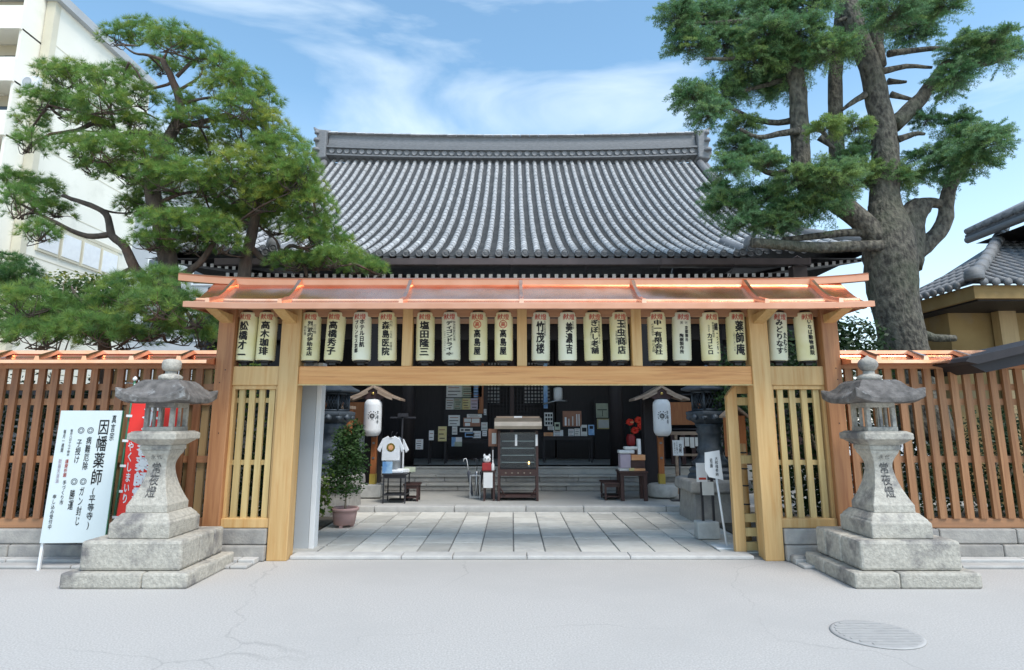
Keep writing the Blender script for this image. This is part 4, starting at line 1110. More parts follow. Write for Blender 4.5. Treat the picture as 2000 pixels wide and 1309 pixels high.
def stems(mb, paths, bend=.06, n=7, rng=random.Random(2), wob=.06):
    for pts, r0, r1 in paths:
        p = [Vector(q) for q in pts]; fine = []; rl = r0 if hasattr(r0, '__len__') else None
        if rl: r0 = max(rl)
        for i in range(len(p) - 1):      # Catmull-Rom so limbs bend smoothly
            a, b, c, d = p[max(i - 1, 0)], p[i], p[i + 1], p[min(i + 2, len(p) - 1)]
            for t in (0, .33, .66):
                fine.append(.5 * ((2 * b) + (c - a) * t + (2 * a - 5 * b + 4 * c - d) * t * t + (3 * b - a - 3 * c + d) * t ** 3) + Vector([rng.uniform(-bend, bend) * min(r0, .12) for _ in range(3)]))
        fine.append(p[-1]); k = len(fine)
        mb.tube(fine, [float(np.interp(i / 3, range(len(rl)), rl)) if rl else r0 + (r1 - r0) * i / (k - 1) for i in range(k)], n, True, wob, rng)
def PX(lst, Y):                          # pixels (x, y[, dy]) to points near depth Y
    return [V(q[0], q[1], Y + (q[2] if len(q) > 2 else 0)) for q in lst]

PINE_G = np.array([.19, .35, .085]); PINE_Y = np.array([.52, .53, .10]); PINE_D = np.array([.09, .20, .07])
def pine(name, label, Y, trunk, limbs, pads, per=1., needle=.115, base_z=0., group=None, twigs=10, cnt=42, dark=0.):
    t = thing(name, label, 'pine tree', (V(trunk[0][0][0][0], trunk[0][0][0][1], Y).x, Y, base_z), group=group)
    mb = MB(); g = random.Random(len(pads))
    for pts, r0, r1 in trunk: stems(mb, [(PX(pts, Y), r0, r1)], n=14, wob=.07)
    mb.build('trunk', 'bark_pine', t)
    mb = MB()
    for pts, r0, r1 in limbs: stems(mb, [(PX(pts, Y), r0, r1)], n=8)
    joints = [V(q[0], q[1], Y) for pts, a, b in limbs + trunk for q in pts[1:]]
    C, Nn, T = [], [], []; tw = MB()
    for pad in pads:
        x, y, rx, ry = pad[:4]; yel = pad[4] if len(pad) > 4 else .12
        dy = g.uniform(-.7, .7) if len(pad) < 6 else pad[5]
        c = V(x, y, Y + dy); sx = rx * 1.06 * Y / FPX; sz = ry * 1.18 * Y / FPX; sy = (sx + sz) * .55
        n = int(per * (14 + 430 * sx * (sz + .35 * sx)))
        u = unit(NP.normal(size=(n, 3)) * [1, 1, .9]); u[:, 2] = np.where(u[:, 2] < -.35, -u[:, 2], u[:, 2])
        rr = NP.uniform(.45, 1.06, (n, 1)); pos = np.array(c) + u * rr * [sx, sy, sz]
        C.append(pos); Nn.append(unit(u * [.9, .9, .6] + [0, -.12, .75] + NP.normal(size=(n, 3)) * .22))
        k = np.clip(NP.normal(yel + .06, .22, (n, 1)), 0, 1); kd = np.clip(NP.normal(.2 + dark, .25, (n, 1)), 0, 1)
        T.append((PINE_G * (1 - k) + PINE_Y * k) * (1 - kd) + PINE_D * kd)
        # branchlets from the nearest limb joint into the pad
        j = min(joints, key=lambda q: (q - c).length)
        low = c + Vector((0, 0, -sz * .55))
        if (j - c).length > .15: stems(mb, [([j, (j + low) / 2 + Vector((g.uniform(-.08, .08), g.uniform(-.08, .08), g.uniform(-.06, .06))), low], .024, .013)], n=5)
        for _ in range(twigs):
            e = Vector(pos[g.randrange(n)]); m_ = (low + e) / 2 + Vector((g.uniform(-.08, .08), g.uniform(-.08, .08), g.uniform(-.12, .02)))
            stems(tw, [([low + Vector((g.uniform(-sx, sx) * .4, 0, 0)), m_, e], .011, .004)], n=4)
    mb.build('limbs', 'bark_pine', t); tw.build('twigs', 'bark_pine', t)['kind'] = 'stuff'
    v, f, tn = tufts(np.concatenate(C), np.concatenate(Nn), np.concatenate(T), cnt, needle, .0026)
    o = ORG[t.name]
    link('crown', npmesh('crown', v - np.array(o), f, 'pine_leaf', tn), t)
    return t
trunkA = [([(340, 640), (333, 560), (322, 480), (310, 420), (297, 375), (302, 320), (330, 270), (347, 235), (352, 200), (338, 160), (318, 118)], .175, .05)]
limbA = [([(322, 590), (300, 560), (262, 523), (246, 484), (218, 460), (211, 425), (190, 407), (150, 392), (122, 382)], .10, .03),
         ([(214, 458), (180, 462), (150, 455), (110, 435), (70, 415), (40, 398)], .055, .02),
         ([(262, 523), (245, 530), (232, 540)], .05, .03),
         ([(309, 566), (340, 548), (372, 528), (398, 505), (425, 465), (450, 445)], .085, .03),
         ([(320, 275), (285, 262), (250, 262), (215, 266), (190, 240), (150, 255), (100, 262), (68, 280)], .075, .02),
         ([(230, 263), (200, 235), (165, 222), (120, 212), (95, 205)], .04, .015), ([(215, 266), (170, 268), (130, 262)], .03, .012),
         ([(250, 262), (262, 225), (285, 222), (310, 235)], .03, .012), ([(225, 262), (215, 215), (190, 185), (150, 165)], .03, .012),
         ([(385, 240), (420, 232), (445, 223), (470, 238), (500, 250)], .05, .02), ([(335, 250), (385, 240)], .055, .05),
         ([(368, 200), (400, 192), (430, 192), (455, 205)], .03, .012), ([(352, 200), (368, 200)], .035, .03),
         ([(338, 160), (318, 168), (285, 172), (268, 140), (252, 122)], .03, .012), ([(345, 150), (380, 118), (410, 118), (440, 140)], .035, .014),
         ([(318, 118), (290, 108), (262, 104), (240, 88)], .035, .012), ([(318, 118), (330, 95)], .03, .012), ([(352, 175), (390, 150), (395, 130)], .03, .01),
         ([(300, 360), (270, 350), (240, 345), (200, 318)], .05, .015), ([(305, 400), (350, 380), (400, 372)], .045, .015), ([(302, 330), (350, 318), (400, 305)], .045, .015)]
padsA = [(232, 75, 42, 24), (285, 66, 55, 24), (335, 85, 60, 30), (385, 105, 52, 30), (432, 138, 52, 32), (480, 170, 48, 36), (515, 198, 38, 28), (440, 182, 60, 32, .35), (320, 135, 42, 18),
         (110, 150, 42, 26), (150, 158, 58, 30, .2), (205, 165, 50, 26), (240, 148, 34, 24), (90, 200, 48, 28), (135, 215, 58, 28), (200, 208, 68, 26), (272, 195, 48, 24), (62, 243, 34, 32), (58, 282, 28, 28, .0),
         (360, 213, 26, 32), (150, 292, 46, 24), (210, 300, 66, 30), (280, 302, 70, 32), (350, 300, 78, 36), (415, 292, 58, 40, .65), (478, 262, 58, 38, .3), (522, 252, 40, 34, .6), (560, 300, 48, 42), (345, 240, 22, 26),
         (330, 352, 78, 34), (250, 345, 60, 26), (400, 362, 88, 38, .25), (180, 330, 40, 16), (470, 330, 60, 40, .5), (520, 300, 46, 34), (590, 335, 34, 40),
         (30, 362, 34, 32, .0), (80, 372, 50, 28), (40, 405, 44, 38, .0), (110, 412, 38, 20), (78, 458, 38, 22, .0), (300, 425, 48, 24), (330, 446, 64, 34), (250, 405, 30, 20)]
pine('pine_tree', 'spreading garden pine with layered crown beside the white apartment block', 10.2, trunkA, limbA, padsA + [(300, 475, 44, 18), (380, 480, 40, 22), (270, 245, 40, 18), (395, 235, 40, 22), (180, 245, 46, 18, .3), (300, 385, 60, 24), (420, 410, 60, 26, .3), (520, 395, 50, 30, .5), (470, 215, 50, 30), (570, 355, 40, 34, .3)], per=1.45)
trunkB = [([(470, 640), (474, 560), (482, 500), (492, 460), (498, 430), (505, 390)], .13, .07)]
limbB = [([(488, 480), (520, 510), (548, 500), (566, 480), (590, 485), (625, 478)], .06, .02), ([(548, 500), (540, 470), (520, 455)], .03, .012), ([(566, 490), (590, 515), (600, 540)], .04, .03), ([(500, 440), (450, 430), (410, 440)], .04, .015),
         ([(505, 395), (560, 385), (610, 390)], .04, .012), ([(505, 390), (480, 370), (450, 365)], .03, .012), ([(590, 485), (640, 500), (690, 515)], .03, .012)]
padsB = [(480, 375, 84, 38, .1), (555, 385, 66, 32), (612, 405, 42, 30), (540, 345, 50, 34), (400, 452, 66, 32, .25), (468, 432, 58, 28), (545, 442, 78, 32, .28), (605, 442, 54, 28), (645, 478, 46, 26),
         (625, 515, 64, 22), (700, 522, 52, 20), (570, 516, 46, 18), (600, 470, 40, 22), (660, 505, 50, 22), (585, 372, 50, 32, .3), (500, 410, 60, 24), (440, 480, 36, 26), (735, 528, 24, 13)]
pine('pine_tree', 'second pine leaning over the copper gate roof in front of the hall', 10.6, trunkB, limbB, padsB, per=1.5)
trunkC = [([(210, 760), (205, 690), (200, 640), (190, 610)], .10, .06)]
limbC = [([(200, 640), (160, 625), (110, 610), (60, 600)], .04, .015), ([(195, 620), (240, 600), (300, 590), (360, 600)], .04, .015), ([(200, 660), (260, 650), (320, 655)], .03, .012), ([(190, 610), (150, 580), (140, 560)], .03, .012)]
padsC = [(60, 595, 62, 36), (120, 628, 66, 38), (20, 640, 44, 42, .0), (205, 605, 56, 34, .0), (262, 572, 62, 34), (320, 600, 66, 36), (380, 618, 42, 34, .2), (282, 640, 66, 38, .25), (185, 650, 76, 34, .0), (80, 660, 76, 30, .0), (350, 650, 58, 30, .25), (230, 665, 70, 24), (392, 660, 26, 26), (320, 545, 40, 22)]
pine('pine_tree', 'low dark pine spreading just above the fence beside the clipped bush', 8.75, trunkC, limbC, padsC, per=1.15, needle=.125, cnt=46, dark=.2)
trunkD = [([(-40, 700), (-30, 620), (-10, 560)], .10, .05)]
pine('pine_tree', 'deep green pine farther back than the clipped bush, before the apartment block', 12.5, trunkD, [([(-10, 570), (30, 560), (60, 555)], .04, .015)], [(10, 520, 50, 24, 0), (40, 545, 46, 26, 0), (15, 570, 50, 30, 0), (60, 565, 30, 20, 0), (-40, 560, 60, 50, 0)], per=1.4, dark=.5)

# ------------------------------------------------------------------ Himalayan cedar
CED_G = np.array([.085, .195, .075]); CED_B = np.array([.20, .34, .185]); CED_Y = np.array([.29, .37, .085])
CY = 10.0
ced = thing('cedar_tree', 'huge many-stemmed cedar rising behind the fence', 'cedar tree', (V(1770, 690, CY).x, CY, 0))
mb = MB()
stems(mb, [(PX([(1800, 860), (1786, 760), (1768, 680), (1750, 610), (1742, 550), (1738, 500), (1734, 455), (1730, 410), (1730, 360)], CY), [.48, .38, .345, .345, .385, .42, .38, .27, .16], 0)], n=26, wob=.04)
stems(mb, [(PX([(1738, 520), (1730, 450), (1726, 400)], CY), .3, .24)], n=18, wob=.05)
stems(mb, [(PX([(1728, 430), (1726, 400), (1730, 330), (1727, 270), (1715, 200), (1698, 130), (1672, 60), (1650, -20), (1640, -80)], CY), .25, .13)], n=18, wob=.05)
mb.build('trunk', 'bark_cedar', ced)
def cstem(name, pts, r0, r1, n=12, dy=0.): 
    m = MB(); stems(m, [(PX(pts, CY + dy), r0, r1)], n=n, wob=.06); return m.build(name, 'bark_cedar', ced)
cstem('stem', [(1716, 470), (1690, 440), (1650, 405), (1610, 380), (1580, 366), (1566, 330), (1563, 280), (1560, 220), (1556, 160), (1540, 80), (1528, 20), (1520, -60)], .19, .13, dy=-.1)
cstem('stem', [(1690, 440), (1655, 400), (1638, 350), (1634, 290), (1632, 220), (1631, 150), (1640, 60), (1650, -60)], .15, .11, dy=.3)
cstem('stem', [(1715, 130), (1712, 60), (1722, 0), (1730, -60)], .13, .10)
cstem('stem', [(1770, 520), (1778, 470), (1782, 430), (1800, 398)], .24, .17, 14)
cstem('stub', [(1798, 398), (1822, 396), (1852, 403)], .10, .075)
cstem('stub', [(1740, 450), (1760, 425), (1790, 400)], .12, .12)
cstem('stub', [(1790, 648), (1825, 660), (1866, 661)], .085, .05, 8)
cstem('stub', [(1730, 600), (1714, 590), (1708, 582)], .12, .07, 8)
cstem('limb', [(1785, 500), (1806, 480), (1832, 455), (1846, 425), (1848, 395), (1856, 365), (1868, 335), (1872, 310)], .14, .095)
cstem('limb', [(1745, 245), (1775, 218), (1800, 190), (1826, 155), (1850, 125), (1885, 130), (1935, 122)], .15, .05)
cstem('limb', [(1722, 480), (1660, 482), (1600, 484), (1540, 480), (1468, 474)], .095, .08, dy=-.25)
cstem('limb', [(1715, 455), (1650, 455), (1590, 462), (1530, 468)], .075, .045, dy=-.1)
LIMB = [[(1560, 232), (1520, 240), (1470, 232), (1435, 215), (1400, 205)], [(1560, 255), (1520, 262), (1480, 268), (1445, 252)], [(1535, 70), (1480, 110), (1430, 115), (1375, 115)], [(1530, 40), (1470, 40), (1400, 45), (1340, 45)],
        [(1550, 150), (1500, 165), (1440, 180)], [(1735, 105), (1790, 98), (1845, 95), (1880, 108)], [(1722, 140), (1770, 130), (1820, 132)], [(1735, 160), (1770, 160)], [(1740, 185), (1785, 195)], [(1755, 272), (1785, 262), (1806, 262)],
        [(1600, 268), (1630, 290)], [(1575, 250), (1605, 255), (1620, 280)], [(1690, 185), (1665, 200), (1645, 215)], [(1685, 40), (1660, 35), (1635, 42)], [(1545, 330), (1510, 340), (1470, 320), (1440, 300)], [(1560, 355), (1500, 390), (1440, 400)], [(1720, 60), (1770, 50), (1820, 35)],
        [(1872, 320), (1860, 300), (1830, 305)], [(1872, 320), (1890, 280), (1900, 250)], [(1872, 330), (1905, 310), (1935, 290)], [(1935, 122), (1965, 110)], [(1640, 390), (1680, 360), (1740, 350)], [(1600, 378), (1560, 410), (1500, 425)], [(1640, 120), (1600, 110), (1560, 115)]]
for l in LIMB: cstem('limb', l, .065, .025, 8, dy=rnd.uniform(-.3, .3))
cpads = [(1322, 38, 42, 38), (1375, 30, 58, 40), (1440, 28, 66, 40), (1345, 88, 48, 34), (1415, 88, 66, 38), (1495, 72, 60, 40), (1560, 62, 60, 32), (1478, 122, 78, 38, .3), (1548, 122, 68, 38, .3), (1620, 100, 58, 34, .3), (1676, 92, 42, 30, .3), (1500, 20, 60, 30), (1580, 10, 60, 24),
         (1352, 190, 40, 28), (1405, 188, 58, 34), (1465, 165, 62, 32), (1520, 172, 50, 28), (1385, 222, 40, 18), (1745, 28, 58, 36), (1800, 26, 58, 36), (1845, 12, 36, 22), (1780, 66, 46, 26), (1700, 20, 30, 30),
         (1880, 92, 40, 24), (1922, 108, 50, 30), (1962, 106, 36, 30), (1940, 78, 30, 20), (1860, 150, 40, 18), (1850, 175, 30, 12), (1437, 288, 36, 30), (1468, 308, 46, 24), (1425, 330, 34, 16), (1500, 320, 30, 18),
         (1560, 352, 58, 24, .3), (1620, 345, 58, 28, .3), (1682, 346, 58, 30, .3), (1742, 356, 48, 26, .3), (1782, 346, 34, 22, .3), (1425, 398, 52, 34), (1488, 388, 66, 36), (1550, 410, 66, 30), (1520, 440, 58, 22), (1605, 398, 48, 28), (1460, 432, 46, 18), (1400, 372, 26, 18),
         (1880, 270, 42, 34), (1922, 282, 42, 36), (1862, 310, 48, 22), (1902, 322, 38, 20), (1815, 302, 38, 12), (1878, 236, 18, 22), (1945, 262, 16, 12), (1865, 350, 24, 14), (1690, 290, 26, 20, .5), (1670, 250, 22, 18, .5), (1610, 250, 24, 16, .6), (1450, 250, 40, 12, .4), (1810, 235, 24, 10), (1655, 310, 24, 14)]
S0, SD, SL, ST = [], [], [], []
for pad in cpads:
    x, y, rx, ry = pad[:4]; yel = pad[4] if len(pad) > 4 else .1
    c = np.array(V(x, y, CY + rnd.uniform(-.9, .7))); sx, sz = rx * CY / FPX, ry * CY / FPX; sy = (sx + sz) * .6
    n = int(20 + 360 * sx * (sz + .3 * sx))
    u = unit(NP.normal(size=(n, 3)) * [1, 1, .8]); u[:, 2] = np.where((u[:, 2] < 0) & (NP.random(n) < .45), -u[:, 2], u[:, 2])
    pos = c + u * NP.uniform(.1, .62, (n, 1)) * [sx, sy, sz]
    S0.append(pos); SD.append(unit(u * [1, 1, .45] + [0, -.12, .12] + NP.normal(size=(n, 3)) * .25)); SL.append(NP.uniform(.22, .42, n) * (.55 + .9 * min(sx, .5)))
    k = np.clip(NP.normal(yel, .2, (n, 1)), 0, .8); kb = np.clip(NP.normal(.35, .35, (n, 1)), 0, 1)
    ST.append((CED_G * (1 - kb) + CED_B * kb) * (1 - k) + CED_Y * k)
S0, SD, SL, ST = map(np.concatenate, (S0, SD, SL, ST))
sb_, sn_ = frame(SD)                     # every spray is a flat frond: axis, side twigs, whorls of needles
roll = NP.normal(0, .5, (len(SD), 1)); sb_ = unit(sb_ * np.cos(roll) + sn_ * np.sin(roll))
cc, dd, tt_, tw0, tw1 = [], [], [], [], []
dn = np.array([[0, 0, -1.]]); Lc = SL[:, None]
for i in range(7):
    t = (i + .6) / 7; cc.append(S0 + SD * Lc * t + dn * Lc * .22 * t * t); dd.append(SD); tt_.append(ST * (1 + .25 * t))
for jn in range(6):
    t = (jn + .5) / 6.5; base = S0 + SD * Lc * t + dn * Lc * .22 * t * t
    for sg_ in (-1, 1):
        d_ = unit(SD * .75 + sb_ * sg_ * .75 + NP.normal(size=SD.shape) * .12); l_ = Lc * (.44 - .28 * t) * NP.uniform(.7, 1.2, (len(SD), 1))
        for q in (.4, .7, 1.0): cc.append(base + d_ * l_ * q + dn * l_ * .15 * q * q); dd.append(d_); tt_.append(ST * (1 + .25 * q))
        tw0.append(base); tw1.append(base + d_ * l_ * .8)
v, f, tn = tufts(np.concatenate(cc), np.concatenate(dd), np.concatenate(tt_), 5, .042, .0046, 1.25)
o = np.array(ORG[ced.name]); link('crown', npmesh('crown', v - o, f, 'cedar_leaf', tn), ced)
tw0.append(S0 - SD * .15); tw1.append(S0 + SD * Lc * .9 + dn * Lc * .18); p0, p1 = np.concatenate(tw0), np.concatenate(tw1)
a, b = frame(unit(p1 - p0)); vt = np.stack([p0 + a * .004, p0 - a * .004, p1], 1).reshape(-1, 3)
link('twigs', npmesh('twigs', vt - o, np.arange(len(vt)).reshape(-1, 3), 'bark_cedar'), ced)['kind'] = 'stuff'

# ------------------------------------------------------------------ broad-leaved shrubs
def shrub(name, label, cat, blobs, n_leaf, size, c1, c2, stemsl=(), base=None, yellow=None, hollow=.35):
    t = thing(name, label, cat, base)
    C, Nn = [], []
    tot = sum(b[3] * b[5] for b in blobs)
    for (x, y, z, sx, sy, sz) in blobs:
        n = int(n_leaf * sx * sz / tot); u = unit(NP.normal(size=(n, 3)))
        C.append(np.array([x, y, z]) + u * (NP.uniform(hollow, 1, (n, 1)) ** .6) * [sx, sy, sz] * NP.uniform(.85, 1.12, (n, 1))); Nn.append(unit(u + [0, -.2, .5]))
    C, Nn = np.concatenate(C), np.concatenate(Nn); k = NP.random((len(C), 1)); T = np.array(c1) * (1 - k) + np.array(c2) * k
    if yellow is not None:
        m = (C[:, 2] > yellow)[:, None] & (NP.random((len(C), 1)) < .7); T = np.where(m, np.array([.20, .22, .04]), T)
    v, f, tn = leaves(C, Nn, T, size); o = np.array(base)
    link('foliage', npmesh('foliage', v - o, f, 'shrub_leaf', tn), t)
    if stemsl:
        mb = MB(); stems(mb, stemsl, n=6); mb.build('stems', 'twig', t)
    return t
def stemset(base, tops, r=.02, g=random.Random(4)):
    b = Vector(base); res = []
    for q in tops:
        q = Vector(q); res.append(([b + Vector((g.uniform(-.1, .1), g.uniform(-.05, .05), 0)), (b + q) / 2 + Vector((g.uniform(-.15, .15), 0, .1)), q], r, r * .4))
    return res
q = V(150, 600, 9.6)
bl = [(V(x, y, 9.6).x, 9.6, V(x, y, 9.6).z, w_ * 9.6 / FPX, .7, h_ * 9.6 / FPX) for x, y, w_, h_ in ((110, 590, 70, 30), (160, 565, 66, 32), (210, 575, 60, 40), (60, 620, 50, 30), (160, 620, 100, 40))]
shrub('clipped_bush', 'rounded clipped bush with yellow-green top and bare twigs above the fence', 'bush', bl, 5200, .07, (.055, .11, .03), (.09, .15, .04), stemset((q.x, 9.1, 0.4), [V(x, y, 9.05) for x, y in ((80, 570), (105, 555), (125, 550), (150, 560), (170, 565), (95, 590))], .016), (q.x, 9.6, 0), yellow=bl[1][2] + .05)
shrub('garden_shrub', 'bright green leafy shrub seen through the lattice bay by the white sign', 'shrub', [(-3.6, 9.6, 1.1, .5, .4, .7), (-3.2, 9.9, .6, .5, .4, .5), (-3.9, 9.5, .5, .5, .4, .45), (-4.3, 9.5, 2.3, .5, .4, .7)], 3600, .085, (.06, .13, .025), (.14, .20, .03), stemset((-3.6, 9.6, 0), [(-3.6, 9.6, 1.5), (-3.2, 9.8, .9), (-3.9, 9.5, .8), (-4.2, 9.5, 2.4)]), (-3.6, 9.6, 0))
shrub('camellia_bush', 'dark glossy camellia between the gate and the cedar trunk', 'bush', [(4.3, 9.2, 1.4, .9, .6, 1.3), (5.2, 9.4, 2.2, .75, .5, .95), (3.9, 9.3, 2.5, .6, .5, .6), (4.9, 9.1, .6, .9, .5, .6), (5.25, 9.35, 2.85, .5, .4, .45), (4.85, 9.3, 2.9, .35, .3, .35)], 9500, .085, (.018, .045, .016), (.035, .075, .022), stemset((4.5, 9.2, 0), [(4.2, 9.2, 2.0), (5.0, 9.3, 2.6), (3.9, 9.3, 2.6), (5.4, 9.4, 2.2)], .03), (4.5, 9.2, 0))
shrub('leafy_shrub', 'narrow leafy shrub behind the bronze lantern on the cedar side', 'shrub', [(3.75, 10.6, 2.2, .35, .3, .75), (3.85, 10.6, 1.4, .3, .3, .5)], 1800, .085, (.035, .085, .03), (.07, .13, .04), stemset((3.8, 10.6, 0), [(3.7, 10.6, 2.4), (3.9, 10.6, 1.6)]), (3.8, 10.6, 0))

shrub('gap_darkening_hedge', 'added dense hedge darkening the gaps of the fence by the white sign', 'hedge', [(-8.6 + .8 * k, 9.1 + .1 * (k % 2), 1.15, .62, .4, 1.3) for k in range(7)], 12000, .08, (.018, .042, .018), (.035, .07, .025), stemset((-6.4, 9.2, 0), [(-8 + .8 * k, 9.2, 1.6) for k in range(5)], .03), (-6.4, 9.2, 0))  # added hedge, keeps the bright background out of the slat gaps
shrub('street_blocking_hedge', 'added dense hedge blocking the bright street behind the fence on the cedar side', 'hedge', [(6.6 + .75 * k, 10.6 + .15 * (k % 2), .95, .6, .4, 1.0) for k in range(5)], 9000, .08, (.02, .048, .02), (.04, .08, .03), stemset((8, 10.6, 0), [(6.8 + .75 * k, 10.6, 1.5) for k in range(4)], .03), (8, 10.6, 0))  # added hedge, blocks the bright road seen between the slats
# ================================================================== forecourt furniture
PZ, FZ = .112, .612
def bx(parent, name, mat, *a, bev=0.): return MB().box(*a).build(name, mat, parent, bev=bev)
# ---- roofed posts with big white paper lanterns
def crest(parent, r):                    # sixteen-petal flower with leaves, wrapped on the lantern
    bm = bmesh.new()
    def poly(pts):
        f = bm.faces.new([bm.verts.new((x, 0, z)) for x, z in pts]); return f
    for k in range(16):
        a = 2 * math.pi * k / 16
        def pt(rr, da): return (rr * math.sin(a + da), rr * math.cos(a + da))
        poly([pt(.012, -.1), pt(.048, -.15), pt(.056, -.06), pt(.056, .06), pt(.048, .15), pt(.012, .1)][::-1])
    for s in (-1, 1):
        for (x, z, dx, dz) in ((.062, .015, .03, .02), (.064, -.02, .03, -.004), (.056, -.045, .028, -.012), (.05, .05, .022, .028), (.02, .07, .016, .03)):
            p = [(x, z), (x + dx * .5 - dz * .35, z + dz * .5 + dx * .35), (x + dx, z + dz), (x + dx * .5 + dz * .35, z + dz * .5 - dx * .35)]
            poly([(s * a, b) for a, b in (p if s < 0 else p[::-1])])
        poly([(s * .002, -.06), (s * .03, -.085), (s * .028, -.09), (s * -.002, -.064)])
    return text_obj([(bm, 0, .03)], 'crest', 'ink', parent, r)
def lantern_post(px, lab, lab2, text, xo):
    g = G(px, 972, PZ); x, y = g.x, g.y
    t = thing('lantern_post', lab, 'post', (x, y, PZ), group='roofed lantern posts')
    MB().lathe([(.26, .0), (.30, .02), (.31, .18), (.27, .25), (.25, .255)] if xo > 0 else [(.29, 0), (.29, .24), (.27, .25)], (x, y, PZ + .02), 24 if xo > 0 else 4, a0=None if xo > 0 else math.pi / 4, smooth=xo > 0).build('stone_base', 'concrete', t, bev=.012)
    bx(t, 'post_foot', 'yellow_paint', x - .062, x + .062, y - .062, y + .062, PZ + .25, PZ + .47)
    bx(t, 'post', 'orange_wood', x - .055, x + .055, y - .055, y + .055, PZ + .47, 2.3, bev=.006)
    bx(t, 'nameplate', 'card_brown', x - xo * .02 - .04, x - xo * .02 + .04, y - .075, y - .057, 1.3, 1.5)
    m = MB()
    for k in range(2): m.cbox((x, y - .058, .9 + k * .3), .05, .012, .04)
    m.build('metal_band', 'steel', t)
    z = 2.20
    for s in (-1, 1):
        rf = MB().prism([(x, z + .17), (x + s * .30, z + .0), (x + s * .56, z - .10), (x + s * .565, z - .15), (x + s * .30, z - .065), (x, z + .11)], y - .34, y + .3).build('roof_board', 'old_wood', t, bev=.01)
        MB().prism([(x + s * .1, z + .05), (x + s * .30, z - .06), (x + s * .40, z - .10), (x + s * .40, z - .135), (x + s * .3, z - .10), (x + s * .1, z)], y - .36, y - .30).build('barge_board', 'old_wood', rf)
    MB().prism([(x, z + .10), (x + .26, z - .06), (x + .1, z - .14), (x, z - .10), (x - .1, z - .14), (x - .26, z - .06)], y - .30, y - .22).build('gable', 'dark_wood_red', t)
    k = MB().lathe([(.03, 0), (.03, .015), (.015, .025)], n=12); k.v = [(v[0] + x, y - .305 - v[2], v[1] + z) for v in k.v]; k.build('gold_boss', 'gold', t)
    bx(t, 'cross_arm', 'dark_wood', x - .03, x + .03, y - .30, y + .2, z - .16, z - .11)
    c = local(thing('crest_lantern', lab2, 'lantern', (x, y - .24, 1.715), group='white crest lanterns'))
    pr = [(.10, -.37), (.135, -.355), (.172, -.29)] + [(.178 + (.0012 if i % 2 else -.0012), -.26 + .52 * i / 30) for i in range(31)] + [(.172, .30), (.135, .355), (.10, .37)]
    MB().lathe(pr, n=36).build('paper_body', 'white_paper', c)
    MB().lathe([(.10, -.012), (.112, -.012), (.112, .012), (.10, .012)], (0, 0, .375), 24).build('top_ring', 'black_ring', c)
    MB().lathe([(.09, -.012), (.10, -.012), (.10, .012), (.09, .012)], (0, 0, -.378), 24).build('bottom_ring', 'black_ring', c)
    MB().tube([(0, 0, .37), (0, 0, .42)], .01, 6).build('hook', 'black_ring', c)
    crest(c, .1815)
    text_obj([(text_col('平等寺', .26, .01, .05), .115, 0)], 'lettering', 'ink', c, .1815)
    c.rotation_euler.z = R(-12) if xo > 0 else R(8)
lantern_post(727, 'roofed lantern post on a square stone beside the T-shirts', 'white crest lantern hanging above the T-shirt stand', '', -1)
lantern_post(1294, 'roofed lantern post in a round stone basin beside the book table', 'white crest lantern hanging above the book table', '', 1)

